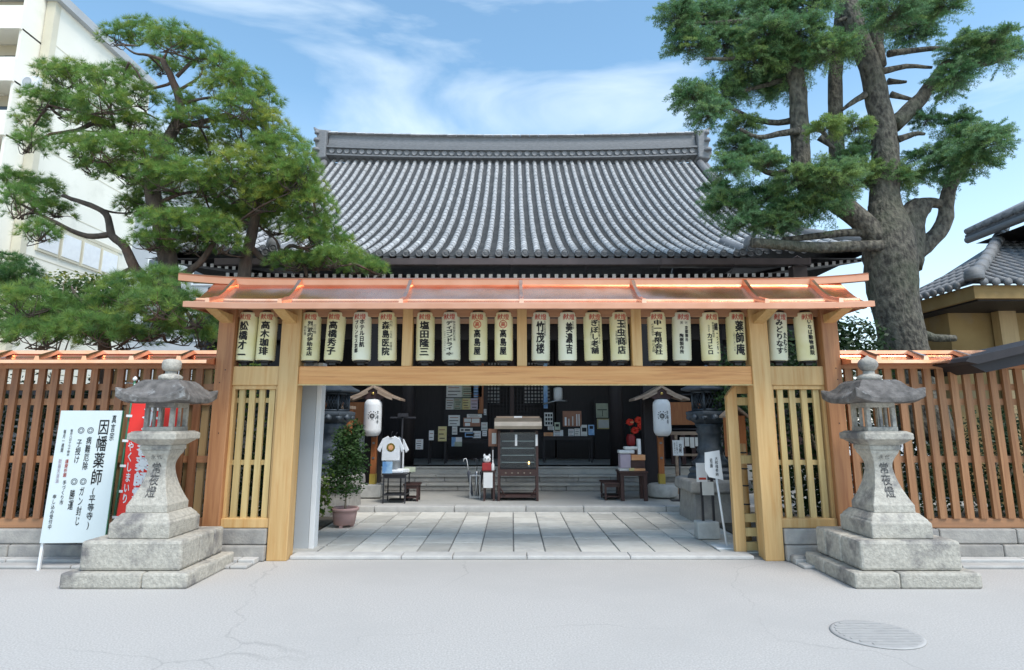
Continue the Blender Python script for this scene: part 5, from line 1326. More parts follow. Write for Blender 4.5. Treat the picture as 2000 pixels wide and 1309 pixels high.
# ---- tall bronze lanterns on stone bases
def bronze(px, py, lab):
    g = G(px, py); x, y = g.x, g.y + .42
    t = thing('bronze_lantern', lab, 'bronze lantern', (x, y, 0), group='tall bronze lanterns inside the gate')
    MB().lathe([(.47, 0), (.44, .48)], (x, y, 0), sq=True).build('stone_base', 'base_stone', t, bev=.02)
    MB().lathe([(.50, .485), (.52, .52), (.51, .66), (.46, .69)], (x, y, 0), sq=True).build('stone_cap', 'base_stone', t, bev=.02)
    MB().lathe([(.42, .69), (.42, .74), (.38, .78), (.40, .83), (.34, .88)], (x, y, 0), 6, smooth=False).build('plinth', 'bronze', t, bev=.008)
    MB().lathe([(.30, .88), (.33, .95), (.24, 1.02), (.21, 1.10), (.24, 1.16), (.205, 1.22), (.20, 1.42), (.23, 1.46), (.20, 1.52), (.25, 1.6)], (x, y, 0), 18).build('stem', 'bronze', t)
    m = MB()
    for k in range(12): m.lathe([(.0, -.04), (.05, -.02), (.06, .02), (.03, .06)], (x + .30 * math.cos(k * math.pi / 6), y + .30 * math.sin(k * math.pi / 6), 1.66), 6)
    MB().lathe([(.24, 1.6), (.36, 1.68), (.40, 1.76), (.40, 1.80), (.33, 1.82)], (x, y, 0), 6, smooth=False).build('lotus_platform', 'bronze', t, bev=.006)
    for k in range(12):
        a = k * math.pi / 6; MB().lathe([(.01, -.05), (.06, -.02), (.065, .02), (.02, .07)], (x + .33 * math.cos(a), y + .33 * math.sin(a), 1.70), 6).build('petal', 'bronze', t)
    MB().lathe([(.13, 1.82), (.13, 2.14)], (x, y, 0), 6).build('fire_chamber', 'black_ring', t)
    for k in range(6):
        a = k * math.pi / 3; b = (k + 1) * math.pi / 3
        p, q = Vector((x + .27 * math.cos(a), y + .27 * math.sin(a), 0)), Vector((x + .27 * math.cos(b), y + .27 * math.sin(b), 0))
        MB().tube([p + Vector((0, 0, 1.82)), p + Vector((0, 0, 2.16))], .022, 6).build('corner_post', 'bronze', t)
        for zz in (1.84, 2.14): MB().tube([p + Vector((0, 0, zz)), q + Vector((0, 0, zz))], .018, 6).build('lattice_frame', 'bronze', t)
        for u in range(5):
            e0, e1 = p.lerp(q, u / 5), p.lerp(q, (u + 1) / 5)
            z0 = 1.84 + (u % 2) * .12
            MB().tube([p.lerp(q, u / 5) + Vector((0, 0, 1.85)), p.lerp(q, min(1, u / 5 + .45)) + Vector((0, 0, 2.13))], .006, 4).build('lattice_wire', 'bronze', t)
            MB().tube([p.lerp(q, u / 5) + Vector((0, 0, 2.13)), p.lerp(q, min(1, u / 5 + .45)) + Vector((0, 0, 1.85))], .006, 4).build('lattice_wire', 'bronze', t)
    MB().lathe([(.30, 2.16), (.46, 2.17), (.47, 2.20), (.36, 2.25), (.24, 2.33), (.12, 2.42), (.08, 2.44)], (x, y, 0), 6, smooth=False).build('canopy', 'bronze', t, bev=.006)
    MB().lathe([(.06, 2.44), (.09, 2.48), (.08, 2.54), (.02, 2.62)], (x, y, 0), 14).build('jewel', 'bronze', t)
bronze(628, 1012, 'dark bronze lantern on a stone base beside the potted shrub')
bronze(1412, 1024, 'dark bronze lantern on a stone base behind the white notice stand')

# ---- potted shrub
g = G(672, 1030, .02); x, y = g.x, g.y
pt = thing('plant_pot', 'round pink clay pot on short feet inside the gate', 'pot', (x, y, .02))
MB().lathe([(.13, .045), (.16, .05), (.185, .20), (.19, .25), (.215, .255), (.22, .29), (.20, .30), (.175, .285), (.17, .26)], (x, y, .02), 28).build('bowl', 'pink_pot', pt)
for k in range(3):
    a = k * 2.1 + .4; MB().cbox((x + .12 * math.cos(a), y + .12 * math.sin(a), .045), .05, .05, .05).build('foot', 'pink_pot', pt)
MB().lathe([(.17, .25), (.05, .27)], (x, y, .02), 18).build('soil', 'soil', pt)
shrub('potted_shrub', 'bushy small-leaved shrub growing in the pink pot', 'shrub', [(x, y, 1.15, .28, .24, .42), (x - .14, y, .95, .24, .2, .3), (x + .14, y, 1.05, .22, .2, .32), (x - .02, y, .68, .34, .26, .24), (x + .08, y, 1.48, .2, .16, .2), (x - .1, y, 1.4, .18, .16, .2)], 3600, .055, (.035, .085, .025), (.075, .14, .04),
      [([(x, y, .28), (x + .01, y, .6), (x - .01, y, 1.4)], .018, .008), ([(x, y, .55), (x + .08, y, .8), (x + .12, y, 1.1)], .01, .004), ([(x, y, .5), (x - .08, y, .75), (x - .13, y, 1.0)], .01, .004)], (x, y, .28), hollow=.1)

# ---- simple furniture
def table(name, lab, cat, x0, x1, y0, y1, zb, zt, mat, th=.03, leg=.035, shelf=None, inset=.02):
    t = thing(name, lab, cat, ((x0 + x1) / 2, (y0 + y1) / 2, zb))
    bx(t, 'top', mat, x0, x1, y0, y1, zt - th, zt, bev=.004)
    for xx in (x0 + inset, x1 - inset - leg):
        for yy in (y0 + inset, y1 - inset - leg): bx(t, 'leg', mat, xx, xx + leg, yy, yy + leg, zb, zt - th)
    bx(t, 'apron', mat, x0 + inset + leg, x1 - inset - leg, y0 + inset + .004, y0 + inset + .02, zt - th - .06, zt - th)
    if shelf: bx(t, 'shelf', mat, x0 + inset, x1 - inset, y0 + inset + .02, y1 - inset - .02, zb + shelf, zb + shelf + .02)
    return t
def rect(p0, p1, z, depth):              # floor rectangle from two front pixels
    a, b = G(*p0, z), G(*p1, z); return a.x, b.x, min(a.y, b.y), min(a.y, b.y) + depth
x0, x1, y0, y1 = rect((786, 980), (818, 980), PZ, .34)
table('low_bench', 'low dark red bench beside the T-shirt table', 'bench', x0, x1, y0, y1, PZ, PZ + .33, 'dark_wood_red', shelf=.06)
x0, x1, y0, y1 = rect((1180, 978), (1219, 978), PZ, .62)
table('low_bench', 'low dark red bench next to the book table', 'bench', x0, x1, y0, y1, PZ, PZ + .34, 'dark_wood_red', shelf=.06)
# T-shirt table
x0, x1, y0, y1 = rect((744, 984), (788, 984), PZ, .5)
tz = V(760, 925, y0).z
tt = table('shirt_table', 'thin-legged display table holding folded shirts', 'table', x0, x1 + .05, y0, y1, PZ, tz, 'dark_steel', leg=.022, shelf=.14)
sk = random.Random(8)
for i, (m_, lab) in enumerate((('shirt', 'folded white shirt at the bottom of the display table pile'), ('white_paper', 'clear packed shirt leaning on the pile of the display table'), ('card_green', 'grey-green folded shirt on the display table'))):
    MB().box(x0 + .12 + .12 * i, x0 + .38 + .1 * i, y0 + .06 + .1 * i, y0 + .30 + .05 * i, tz + .002, tz + .05 + .02 * i).build('folded_shirt', m_, origin=(x0 + .2, y0 + .1, tz), bev=.012, label=lab, cat='shirt', group='shirts on the display table')
MB().box(x0 + .0, x0 + .19, y0 + .01, y0 + .02, tz + .002, tz + .22).build('picture_card', 'card_blue', origin=(x0 + .1, y0, tz), label='blue picture card standing at the front of the shirt table', cat='card')
rk = thing('shirt_rack', 'black pole rack holding up the hanging T-shirts', 'rack', (x0 + .25, y1 + .1, PZ))
bx(rk, 'foot', 'dark_steel', x0 + .05, x0 + .5, y1 + .02, y1 + .2, PZ, PZ + .02)
bx(rk, 'pole', 'dark_steel', x0 + .24, x0 + .27, y1 + .09, y1 + .12, PZ + .02, 1.75)
bx(rk, 'arm', 'dark_steel', x0 + .0, x0 + .52, y1 + .09, y1 + .12, 1.70, 1.73)
bx(rk, 'head_block', 'dark_steel', x0 + .16, x0 + .36, y1 + .06, y1 + .14, 1.73, 1.80)
def tshirt(cx, cy, zt_, lab, print_, w_=.21, h_=.62):
    o = local(thing('t_shirt', lab, 'T-shirt', (cx, cy, zt_)))
    outl = [(-.07, 0), (-w_ * .9, -.05), (-w_ * 1.45, -.26), (-w_ * 1.12, -.32), (-w_ * .92, -.21), (-w_ * .95, -h_), (w_ * .95, -h_), (w_ * .92, -.21), (w_ * 1.12, -.32), (w_ * 1.45, -.26), (w_ * .9, -.05), (.07, 0), (.03, -.04), (-.03, -.04)]
    MB().prism(outl, -.02, .02).build('cloth', 'shirt', o, bev=.012)
    MB().tube([(-.07, 0, 0), (-.03, -.022, -.04), (.03, -.022, -.04), (.07, 0, 0)], .008, 6).build('collar', 'white_paper', o)
    MB().tube([(0, 0, -.03), (0, 0, .06), (.03, 0, .09)], .006, 6).build('hanger', 'dark_steel', o)
    if print_:
        d = MB().lathe([(.085, .0), (.085, .003)], n=24); d.v = [(v[0], -.022 - v[2], v[1] - .22) for v in d.v]; d.build('printed_disc', 'gold', o)
        d = MB().lathe([(.05, .0), (.05, .003)], n=9); d.v = [(v[0], -.026 - v[2], v[1] - .22) for v in d.v]; d.build('printed_mark', 'card_orange', o)
cs = V(764, 852, y1)
tshirt(cs.x, y1 + .02, cs.z, 'white T-shirt with a round gold print', True, .19, .48)
tshirt(cs.x + .06, y1 + .18, cs.z - .02, 'plain longer white T-shirt hanging behind the printed one', False, .19, .72)
c = V(712, 868, 13.6)
MB().box(c.x - .12, c.x + .12, 13.6, 13.62, c.z - .17, c.z + .17).build('notice_sheet', 'white_paper', origin=(c.x, 13.6, c.z - .17), label='white notice sheet taped to the porch post behind the T-shirts', cat='notice')
bx(link('notice_print', None), 'print', 'ink', 0, .001, 0, .001, 0, .001) if 0 else None

# ---- glass candle cabinet in the centre
a, b_ = G(972, 979, PZ), G(1052, 979, PZ)
x0, x1, y0 = a.x, b_.x, a.y; y1 = y0 + .55; xm = (x0 + x1) / 2
def zz(py): return V(1000, py, y0).z
cb = thing('candle_cabinet', 'dark wooden glazed candle cabinet with a curved brass roof', 'cabinet', (xm, y0 + .27, PZ))
for xx in (x0, x1 - .045):
    for yy in (y0, y1 - .045): bx(cb, 'leg', 'dark_wood_red', xx, xx + .045, yy, yy + .045, PZ, zz(842))
bx(cb, 'base_rail', 'dark_wood_red', x0, x1, y0 + .05, y1 - .05, PZ + .06, PZ + .11)
dr = bx(cb, 'drawer', 'dark_wood_red', x0 + .045, x1 - .045, y0 + .005, y1 - .05, zz(930), zz(917), bev=.004)
for i in range(5): bx(dr, 'drawer_stud', 'brass', xm - .24 + .12 * i - .012, xm - .24 + .12 * i + .012, y0 - .004, y0 + .004, zz(924) - .012, zz(924) + .012)
bx(cb, 'tray', 'dark_steel', x0 + .046, x1 - .046, y0 + .06, y1 - .05, zz(916), zz(913))
gp = bx(cb, 'glass_pane', 'glass', x0 + .046, x1 - .046, y0 + .018, y0 + .022, zz(913), zz(845))
for xx in (x0 + .02, x1 - .024): bx(cb, 'glass_pane', 'glass', xx, xx + .004, y0 + .05, y1 - .05, zz(913), zz(845))
bx(cb, 'back_panel', 'dark_wood', x0 + .05, x1 - .05, y1 - .03, y1 - .02, zz(913), zz(845))
for i in range(4): bx(cb, 'candle_shelf', 'steel', x0 + .07, x1 - .07, y0 + .2, y1 - .06, zz(905 - 14 * i), zz(904 - 14 * i))
m = MB(); pr = [(y0 - .12, zz(838)), (y0 - .13, zz(832)), (y0 - .10, zz(824)), (y0 + .02, zz(818)), (y0 + .27, zz(816)), (y1 + .1, zz(824)), (y1 + .12, zz(838))]
m.prismx(pr, x0 - .07, x1 + .07); m.build('roof', 'brass', cb, bev=.004)
bx(cb, 'roof_ridge', 'old_wood', x0 - .04, x1 + .04, y0 + .2, y0 + .34, zz(818), zz(813))
bx(cb, 'roof_tag', 'white_paper', xm - .08, xm + .08, y0 + .1, y0 + .12, zz(816), zz(813))
for px in (1008, 1048):
    c = V(px, 860, y0); bx(cb, 'paper_strip', 'white_paper', c.x - .022, c.x + .022, y0 - .004, y0 + .002 if px > 1040 else y0 + .014, zz(871), zz(849))
for sgn in (-1, 1): MB().tube([(xm + sgn * .42 * (x1 - x0), y0 + .03, PZ + .12), (xm + sgn * .3 * (x1 - x0), y0 + .03, PZ + .26)] if 0 else [(x0 + .03 if sgn < 0 else x1 - .03, y0 + .03, PZ + .28), (x0 + .14 if sgn < 0 else x1 - .14, y0 + .03, PZ + .1)], .014, 6).build('brace', 'dark_wood_red', cb)
c = V(1033, 908, y0 + .12)
cn = thing('candle', 'single lit candle burning inside the glass cabinet', 'candle', (c.x, y0 + .12, zz(913)))
MB().lathe([(.012, 0), (.012, .05)], (c.x, y0 + .12, zz(912.9)), 10).build('wax', 'white_paper', cn)
MB().lathe([(.004, 0), (.011, .015), (.009, .035), (.001, .06)], (c.x, y0 + .12, zz(912.9) + .052), 10).build('flame', 'flame', cn)
# ---- small offering table with red box and white ornament
a, b_ = G(944, 979, PZ), G(964, 979, PZ)
x0, x1, y0 = a.x - .02, b_.x + .04, a.y; tz = V(950, 920, y0).z
table('side_table', 'narrow dark side table between the umbrella rack and the candle cabinet', 'table', x0, x1, y0, y0 + .32, PZ, tz, 'dark_wood_red')
MB().box(x0 - .01, x0 + .17, y0 + .04, y0 + .2, tz + .002, tz + .15).build('offering_box', 'red_plastic', origin=(x0 + .08, y0 + .1, tz), bev=.006, label='small dark red box on the narrow side table', cat='box')
MB().box(x0 + .02, x0 + .20, y0 - .012, y0 - .004, tz - .32, tz - .03).build('price_sheet', 'white_paper', origin=(x0 + .1, y0, tz), label='white handwritten sheet hanging from the narrow side table', cat='notice')
wn = thing('white_ornament', 'white animal-shaped ornament with upright ears on the red box', 'ornament', (x0 + .1, y0 + .12, tz + .155))
MB().lathe([(.05, 0), (.075, .03), (.08, .07), (.055, .12), (.02, .135)], (x0 + .08, y0 + .12, tz + .152), 16).build('head', 'white_paint', wn)
for dx in (-.05, .05): MB().lathe([(.022, 0), (.028, .02), (.012, .06)], (x0 + .08 + dx, y0 + .12, tz + .26), 8).build('ear', 'white_paint', wn)
for dx in (-.03, .03): MB().lathe([(.016, 0), (.012, .012), (.0, .016)], (x0 + .08 + dx, y0 + .04, tz + .22), 8).build('eye', 'ink', wn)
bt = thing('spray_bottle', 'slim white bottle beside the red box', 'bottle', (x1 - .06, y0 + .05, tz))
MB().lathe([(.028, .002), (.03, .01), (.03, .12), (.012, .15), (.012, .18)], (x1 - .06, y0 + .06, tz), 14).build('body', 'white_paint', bt)
MB().lathe([(.014, .18), (.014, .2), (.006, .21), (.006, .40)], (x1 - .06, y0 + .06, tz), 10).build('nozzle', 'white_paint', bt)
db = thing('donation_post', 'reddish wooden collection box on the cabinet side', 'box', (x1 - .02, y0 + .36, PZ))
zb = V(960, 872, y0 + .36).z; zt_ = V(960, 838, y0 + .36).z
bx(db, 'stand', 'dark_wood_red', x1 - .10, x1 - .05, y0 + .36, y0 + .41, PZ, zb)
bx(db, 'case', 'card_brown', x1 - .16, x1 + .02, y0 + .335, y0 + .45, zb, zt_, bev=.004)
bx(db, 'label', 'card', x1 - .09, x1 + .0, y0 + .328, y0 + .334, zb + .05, zt_ - .08)
# ---- umbrella rack
a, b_ = G(917, 974, PZ), G(938, 974, PZ)
x0, x1, y0 = a.x, b_.x, a.y; hz = V(920, 928, y0).z
ur = thing('umbrella_rack', 'square grey steel rack with umbrellas beside the steps', 'rack', ((x0 + x1) / 2, y0 + .12, PZ))
for xx in (x0, x1 - .018):
    for yy in (y0, y0 + .24): bx(ur, 'upright', 'steel', xx, xx + .018, yy, yy + .018, PZ, hz)
for z in (PZ + .02, hz - .02):
    bx(ur, 'hoop', 'steel', x0 + .018, x1 - .018, y0 + .001, y0 + .016, z, z + .02); bx(ur, 'hoop', 'steel', x0 + .018, x1 - .018, y0 + .242, y0 + .256, z, z + .02)
for i, (dx, lean, mt, lab) in enumerate(((.05, -.12, 'umbrella_cloth', 'dark umbrella with pale crook leaning out of the rack'), (.12, .02, 'steel', 'silver-grey umbrella standing in the rack'), (.18, .08, 'dark_steel', 'black umbrella at the cabinet side of the rack'))):
    u = thing('umbrella', lab, 'umbrella', (x0 + dx, y0 + .12, PZ + .03), group='umbrellas in the steel rack')
    p0, p1 = Vector((x0 + dx, y0 + .12, PZ + .03)), Vector((x0 + dx + lean, y0 + .12, hz + .28))
    MB().tube([p0, p0.lerp(p1, .08), p0.lerp(p1, .65), p0.lerp(p1, .72)], [.006, .025, .04, .01], 8).build('furled_cloth', mt, u)
    MB().tube([p0.lerp(p1, .72), p1, p1 + Vector((-.02, 0, .04)), p1 + Vector((-.06, 0, .03)), p1 + Vector((-.07, 0, -.02))], .009, 8).build('crook', 'white_paint' if i == 0 else 'dark_steel', u)
# ---- book table with goods
a, b_ = G(1232, 978, PZ), G(1264, 978, PZ)
x0, x1, y0 = a.x - .22, b_.x + .02, a.y - .1; tz = V(1240, 921, y0).z
table('book_table', 'dark red goods table by the cedar-side porch post', 'table', x0, x1, y0, y0 + .5, PZ, tz, 'dark_wood_red', leg=.07)
bxs = [('box', 'card_orange', (.24, .52, .02, .3, 0, .05), 'flat orange box at the bottom of the goods table'), ('box', 'dark_wood_red', (.24, .52, .03, .3, .055, .2), 'dark red case stacked on the goods table'), ('box', 'card_orange', (.26, .53, .02, .28, .205, .31), 'peach box on top of the dark red case'),
       ('book', 'card', (.02, .24, .05, .25, 0, .05), 'white booklet lying on the goods table'), ('book', 'card_yellow', (.2, .30, -.02, .03, .003, .06), 'small yellow packet at the goods table edge'),
       ('book', 'white_paper', (.40, .46, .06, .2, .315, .62), 'upright white card box on the goods table'), ('pouch', 'white_paper', (.02, .33, .05, .28, .33, .40), 'flat white pillow bag on the goods stack'), ('pouch', 'card', (.14, .40, .08, .28, .405, .47), 'second white pillow bag on the goods stack'), ('book', 'card_lilac', (.04, .25, .05, .3, .055, .32), 'pale pile of leaflets under the pillow bags')]
for nm, mt, (xa, xb, ya, yb, za, zb), lab in bxs:
    MB().box(x0 + xa, x0 + xb, y0 + .05 + ya, y0 + .05 + yb, tz + .003 + za, tz + zb).build('goods_' + nm if nm == 'box' else nm, mt, origin=(x0 + (xa + xb) / 2, y0 + .1, tz + za), bev=.02 if nm == 'pouch' else .004, label=lab, cat=nm, group='goods on the book table')
# ---- red flowers
c = V(1235, 850, 14.9)
fv = thing('flower_vase', 'dark red vase on a stand in the hall', 'vase', (c.x, 14.9, FZ))
zb = V(1228, 872, 14.9).z
bx(fv, 'stand', 'dark_wood_red', c.x - .12, c.x + .12, 14.85, 15.05, FZ, zb)
MB().lathe([(.07, 0), (.10, .05), (.11, .2), (.08, .26), (.09, .28)], (c.x - .03, 14.95, zb + .002), 16).build('body', 'red_plastic', fv)
for i, (px, py) in enumerate(((1230, 826), (1247, 822), (1252, 833), (1240, 842), (1258, 838))):
    p = V(px, py, 14.9)
    fw = thing('red_flower', ('orange-centred red flower in the hall vase', 'topmost round red flower in the hall vase', 'red flower between the topmost and the outermost in the vase', 'lowest red flower just above the vase rim', 'outermost red flower reaching toward the porch post')[i], 'flower', (p.x, 14.9, p.z), group='red flowers in the vase')
    for k in range(7):
        a = k * .9; MB().lathe([(.0, -.02), (.05, 0), (.055, .02), (.02, .05)], (p.x + .05 * math.cos(a), 14.9 - .02 * (k % 2), p.z + .05 * math.sin(a)), 7).build('petal', 'card_orange' if i == 0 and k == 0 else 'flower_red', fw)
    MB().tube([(c.x - .03, 14.95, zb + .25), (p.x, 14.92, p.z)], .006, 5).build('stalk', 'green_pole', fw)

# ---- notice stands on the cedar side
def board_stand(px, pyb, rect_px, lab, foot, txt, ybase=PZ, mat='white_paper', pole='dark_steel', shape=0):
    g = G(px, pyb, ybase); t = thing('notice_stand', lab, 'notice stand', (g.x, g.y, ybase)); y = g.y
    a, b = V(rect_px[0], rect_px[1], y), V(rect_px[2], rect_px[3], y)
    if foot == 'plate': bx(t, 'foot', 'white_paint' if pole == 'white_paint' else 'dark_steel', g.x - .17, g.x + .17, y - .12, y + .12, ybase, ybase + .02, bev=.006)
    MB().tube([(g.x, y, ybase + .01), ((a.x + b.x) / 2 + .04, y + .02, b.z + .1)], .014, 8).build('pole', pole, t)
    if shape: MB().prism([(a.x, a.z), (b.x, a.z + .03), (b.x + .03, b.z), (a.x + .04, b.z + .04), (a.x - .01, (a.z + b.z) / 2 - .05)], y - .012, y).build('board', mat, t)
    else: MB().box(a.x, b.x, y - .012, y, b.z, a.z).build('board', mat, t, bev=.003)
    cx, cz_ = (a.x + b.x) / 2, (a.z + b.z) / 2; o = ORG[t.name]
    me = text_obj([(text_col(tx, h * (a.z - b.z), .01, wd * (b.x - a.x)), cx + dx * (b.x - a.x) - o.x, cz_ + dz * (a.z - b.z) - o.z) for tx, dx, dz, h, wd in txt], 'lettering', 'ink', t, y=y - .0145 - o.y)
    return t
board_stand(1328, 978, (1313, 860, 1335, 890), 'small white notice on a thin black stand by the round stone basin', 'plate', [('右剣', .22, 0, .6, .28), ('ここで合掌して', -.1, 0, .8, .14), ('お守り下さい', -.32, 0, .7, .14)])
board_stand(1420, 1070, (1376, 884, 1408, 938), 'white bent placard on a white pole with a flat white foot', 'plate', [('大和魂奉納', .25, 0, .7, .2), ('結縁', -.1, .12, .35, .18)], ybase=.03, pole='white_paint', shape=1)
g = G(1388, 1055, .03)
cbk = thing('sign_block', 'pale concrete block with two dark posts and small white plates', 'sign', (g.x, g.y, .03))
MB().box(g.x - .17, g.x + .14, g.y, g.y + .2, .035, .27).build('block', 'concrete', cbk, bev=.02)
for dx, dz in ((-.06, 1.05), (.09, 1.15)): bx(cbk, 'post', 'dark_steel', g.x + dx - .016, g.x + dx + .016, g.y + .08, g.y + .11, .27, dz)
bx(cbk, 'plate', 'white_paper', g.x - .13, g.x + .02, g.y + .06, g.y + .075, .80, 1.06, bev=.003); bx(cbk, 'plate', 'card', g.x - .06, g.x + .10, g.y + .055, g.y + .07, .62, .80)
bx(cbk, 'red_band', 'red_ink', g.x - .10, g.x + .0, g.y + .056, g.y + .059, .83, .86)
# roofed wooden plaque box and tied bamboo post by the open door leaf
c = V(1436, 845, 9.1)
pb = thing('plaque_box', 'orange-brown wooden box with a little gable roof behind the open door leaf', 'box', (c.x + .02, 9.1, 0))
bx(pb, 'case', 'orange_wood', c.x - .10, c.x + .14, 9.05, 9.3, V(0, 893, 9.1).z, V(0, 812, 9.1).z, bev=.006)
zr = V(0, 812, 9.1).z
for s in (-1, 1): MB().prism([(c.x + .02, zr + .14), (c.x + .02 + s * .16, zr), (c.x + .02 + s * .16, zr - .03), (c.x + .02, zr + .10)], 9.0, 9.34).build('roof_board', 'old_wood', pb)
bx(pb, 'post', 'bamboo', c.x + .03, c.x + .09, 9.2, 9.26, 0, V(0, 893, 9.1).z)
c = V(1458, 1000, 8.9)
bp_ = thing('bamboo_post', 'bamboo post bound with black cord beside the open door leaf', 'post', (c.x, 8.9, 0))
MB().lathe([(.05, .0), (.05, .45), (.053, .46), (.05, .47), (.05, .9), (.053, .91), (.05, .92), (.05, 1.3)], (c.x, 8.9, .03), 14).build('cane', 'bamboo', bp_)
for z in (.5, .75, .98, 1.2): MB().lathe([(.052, 0), (.058, .01), (.052, .02)], (c.x, 8.9, z), 14).build('cord', 'black_ring', bp_)
# stone water trough beside the basin and small plaque rack on the far side
g = G(1340, 930, .3)
wr = thing('plaque_rack', 'small wooden rack hung with wish plaques behind the notice stand', 'rack', (3.85, 13.6, PZ))
for x in (3.55, 4.15): bx(wr, 'upright', 'old_wood', x - .03, x + .03, 13.58, 13.64, PZ, 1.35)
bx(wr, 'bar', 'old_wood', 3.4, 4.3, 13.56, 13.66, 1.35, 1.42)
for k in range(5): bx(wr, 'plaque', 'card', 3.62 + k * .11, 3.71 + k * .11, 13.54, 13.56, 1.08 + .03 * (k % 2), 1.3)
bx(wr, 'bar', 'old_wood', 3.585, 4.115, 13.6, 13.62, .9, .95)
# orange lamp-like box hanging behind the potted shrub
c = V(668, 815, 12.2)
ob2 = thing('offertory_stand', 'orange wooden stand with dark base behind the potted shrub', 'stand', (c.x, 12.2, PZ))
bx(ob2, 'base', 'dark_wood', c.x - .16, c.x + .16, 12.2, 12.5, PZ, V(0, 850, 12.2).z)
MB().prism([(c.x - .17, V(0, 850, 12.2).z), (c.x + .15, V(0, 850, 12.2).z), (c.x + .15, V(0, 800, 12.2).z), (c.x - .13, V(0, 800, 12.2).z), (c.x - .08, V(0, 825, 12.2).z)], 12.2, 12.45).build('panel', 'orange_wood', ob2)
bx(ob2, 'cap', 'old_wood', c.x - .18, c.x + .19, 12.17, 12.5, V(0, 799, 12.2).z, V(0, 793, 12.2).z)

# ================================================================== inside the hall
def tb(px0, px1, py, Y, lab, mat='dark_wood', d=.5):
    a, b = V(px0, py, Y), V(px1, py, Y); return table('long_table', lab, 'table', a.x, b.x, Y, Y + d, FZ, a.z, mat, leg=.03)
tb(868, 962, 858, 15.9, 'long dark table of charms on the umbrella side of the hall')
tb(1060, 1158, 852, 15.9, 'long dark table of charms on the flower side of the hall')
tb(835, 872, 850, 15.4, 'small dark table with leaflets near the hall steps', d=.4)
def panel(nm, r_, Y, mat, lab, cat, th=.02, lines=0, grp=None, dots=None, frame_=None):
    a, b = V(r_[0], r_[1], Y), V(r_[2], r_[3], Y)
    t = thing(nm, lab, cat, ((a.x + b.x) / 2, Y, b.z), group=grp)
    bx(t, 'sheet', mat, a.x, b.x, Y, Y + th, b.z, a.z)
    w_, h_ = b.x - a.x, a.z - b.z
    if not lines and not dots and mat != 'ink': lines = sk.choice((3, 4, 5))
    for i in range(lines):               # printed lines and blocks
        zl = a.z - h_ * (i + .7) / (lines + .5); xa = a.x + w_ * sk.uniform(.08, .2); xb = b.x - w_ * sk.uniform(.08, .35)
        bx(t, 'print', 'ink' if i % 3 else 'card_brown', xa, xb, Y - .003, Y - .001, zl - h_ * .06, zl)
    for (u0, u1, v0, v1, mt) in (dots or ()):
        bx(t, 'picture', mt, a.x + w_ * u0, a.x + w_ * u1, Y - .004, Y - .001, a.z - h_ * v1, a.z - h_ * v0)
    return t
WY = 17.35                               # display boards against the back wall
GR = 'papers on display in the hall'
PAN = [((872, 752, 902, 776), 'card', 'grey sheet pinned at the top of the poster wall by the tall plaque', 0), ((902, 752, 925, 776), 'card_green', 'green-grey sheet pinned beside the bright photo print', 0), ((920, 752, 941, 776), 'card_blue', 'bright pale-blue photo print next to the tall orange plaque', 0),
       ((871, 778, 886, 800), 'card', 'plain grey sheet in the lower row of the poster wall', 0), ((887, 778, 902, 800), 'card_green', 'yellow-green sheet in the lower row of the poster wall', 0), ((903, 778, 919, 800), 'card_yellow', 'golden picture sheet in the lower row of the poster wall', 0), ((919, 778, 936, 800), 'card_lilac', 'lilac patterned sheet in the lower row of the poster wall', 0),
       ((945, 799, 950, 811), 'white_paper', 'narrow white slip stuck under the tall orange plaque', 2)]
for r_, mt, lab, ln in PAN: panel('poster', r_, WY, mt, lab, 'poster', lines=ln, grp=GR)
m_ = V(868, 750, WY + .03), V(942, 806, WY + .03)
bd = thing('poster_board', 'dark board carrying the rows of posters in the hall', 'board', (m_[0].x + .4, WY + .03, FZ))
bx(bd, 'backing', 'dark_wood', m_[0].x, m_[1].x + .15, WY + .03, WY + .07, FZ, m_[0].z + .6)
TY = 15.98
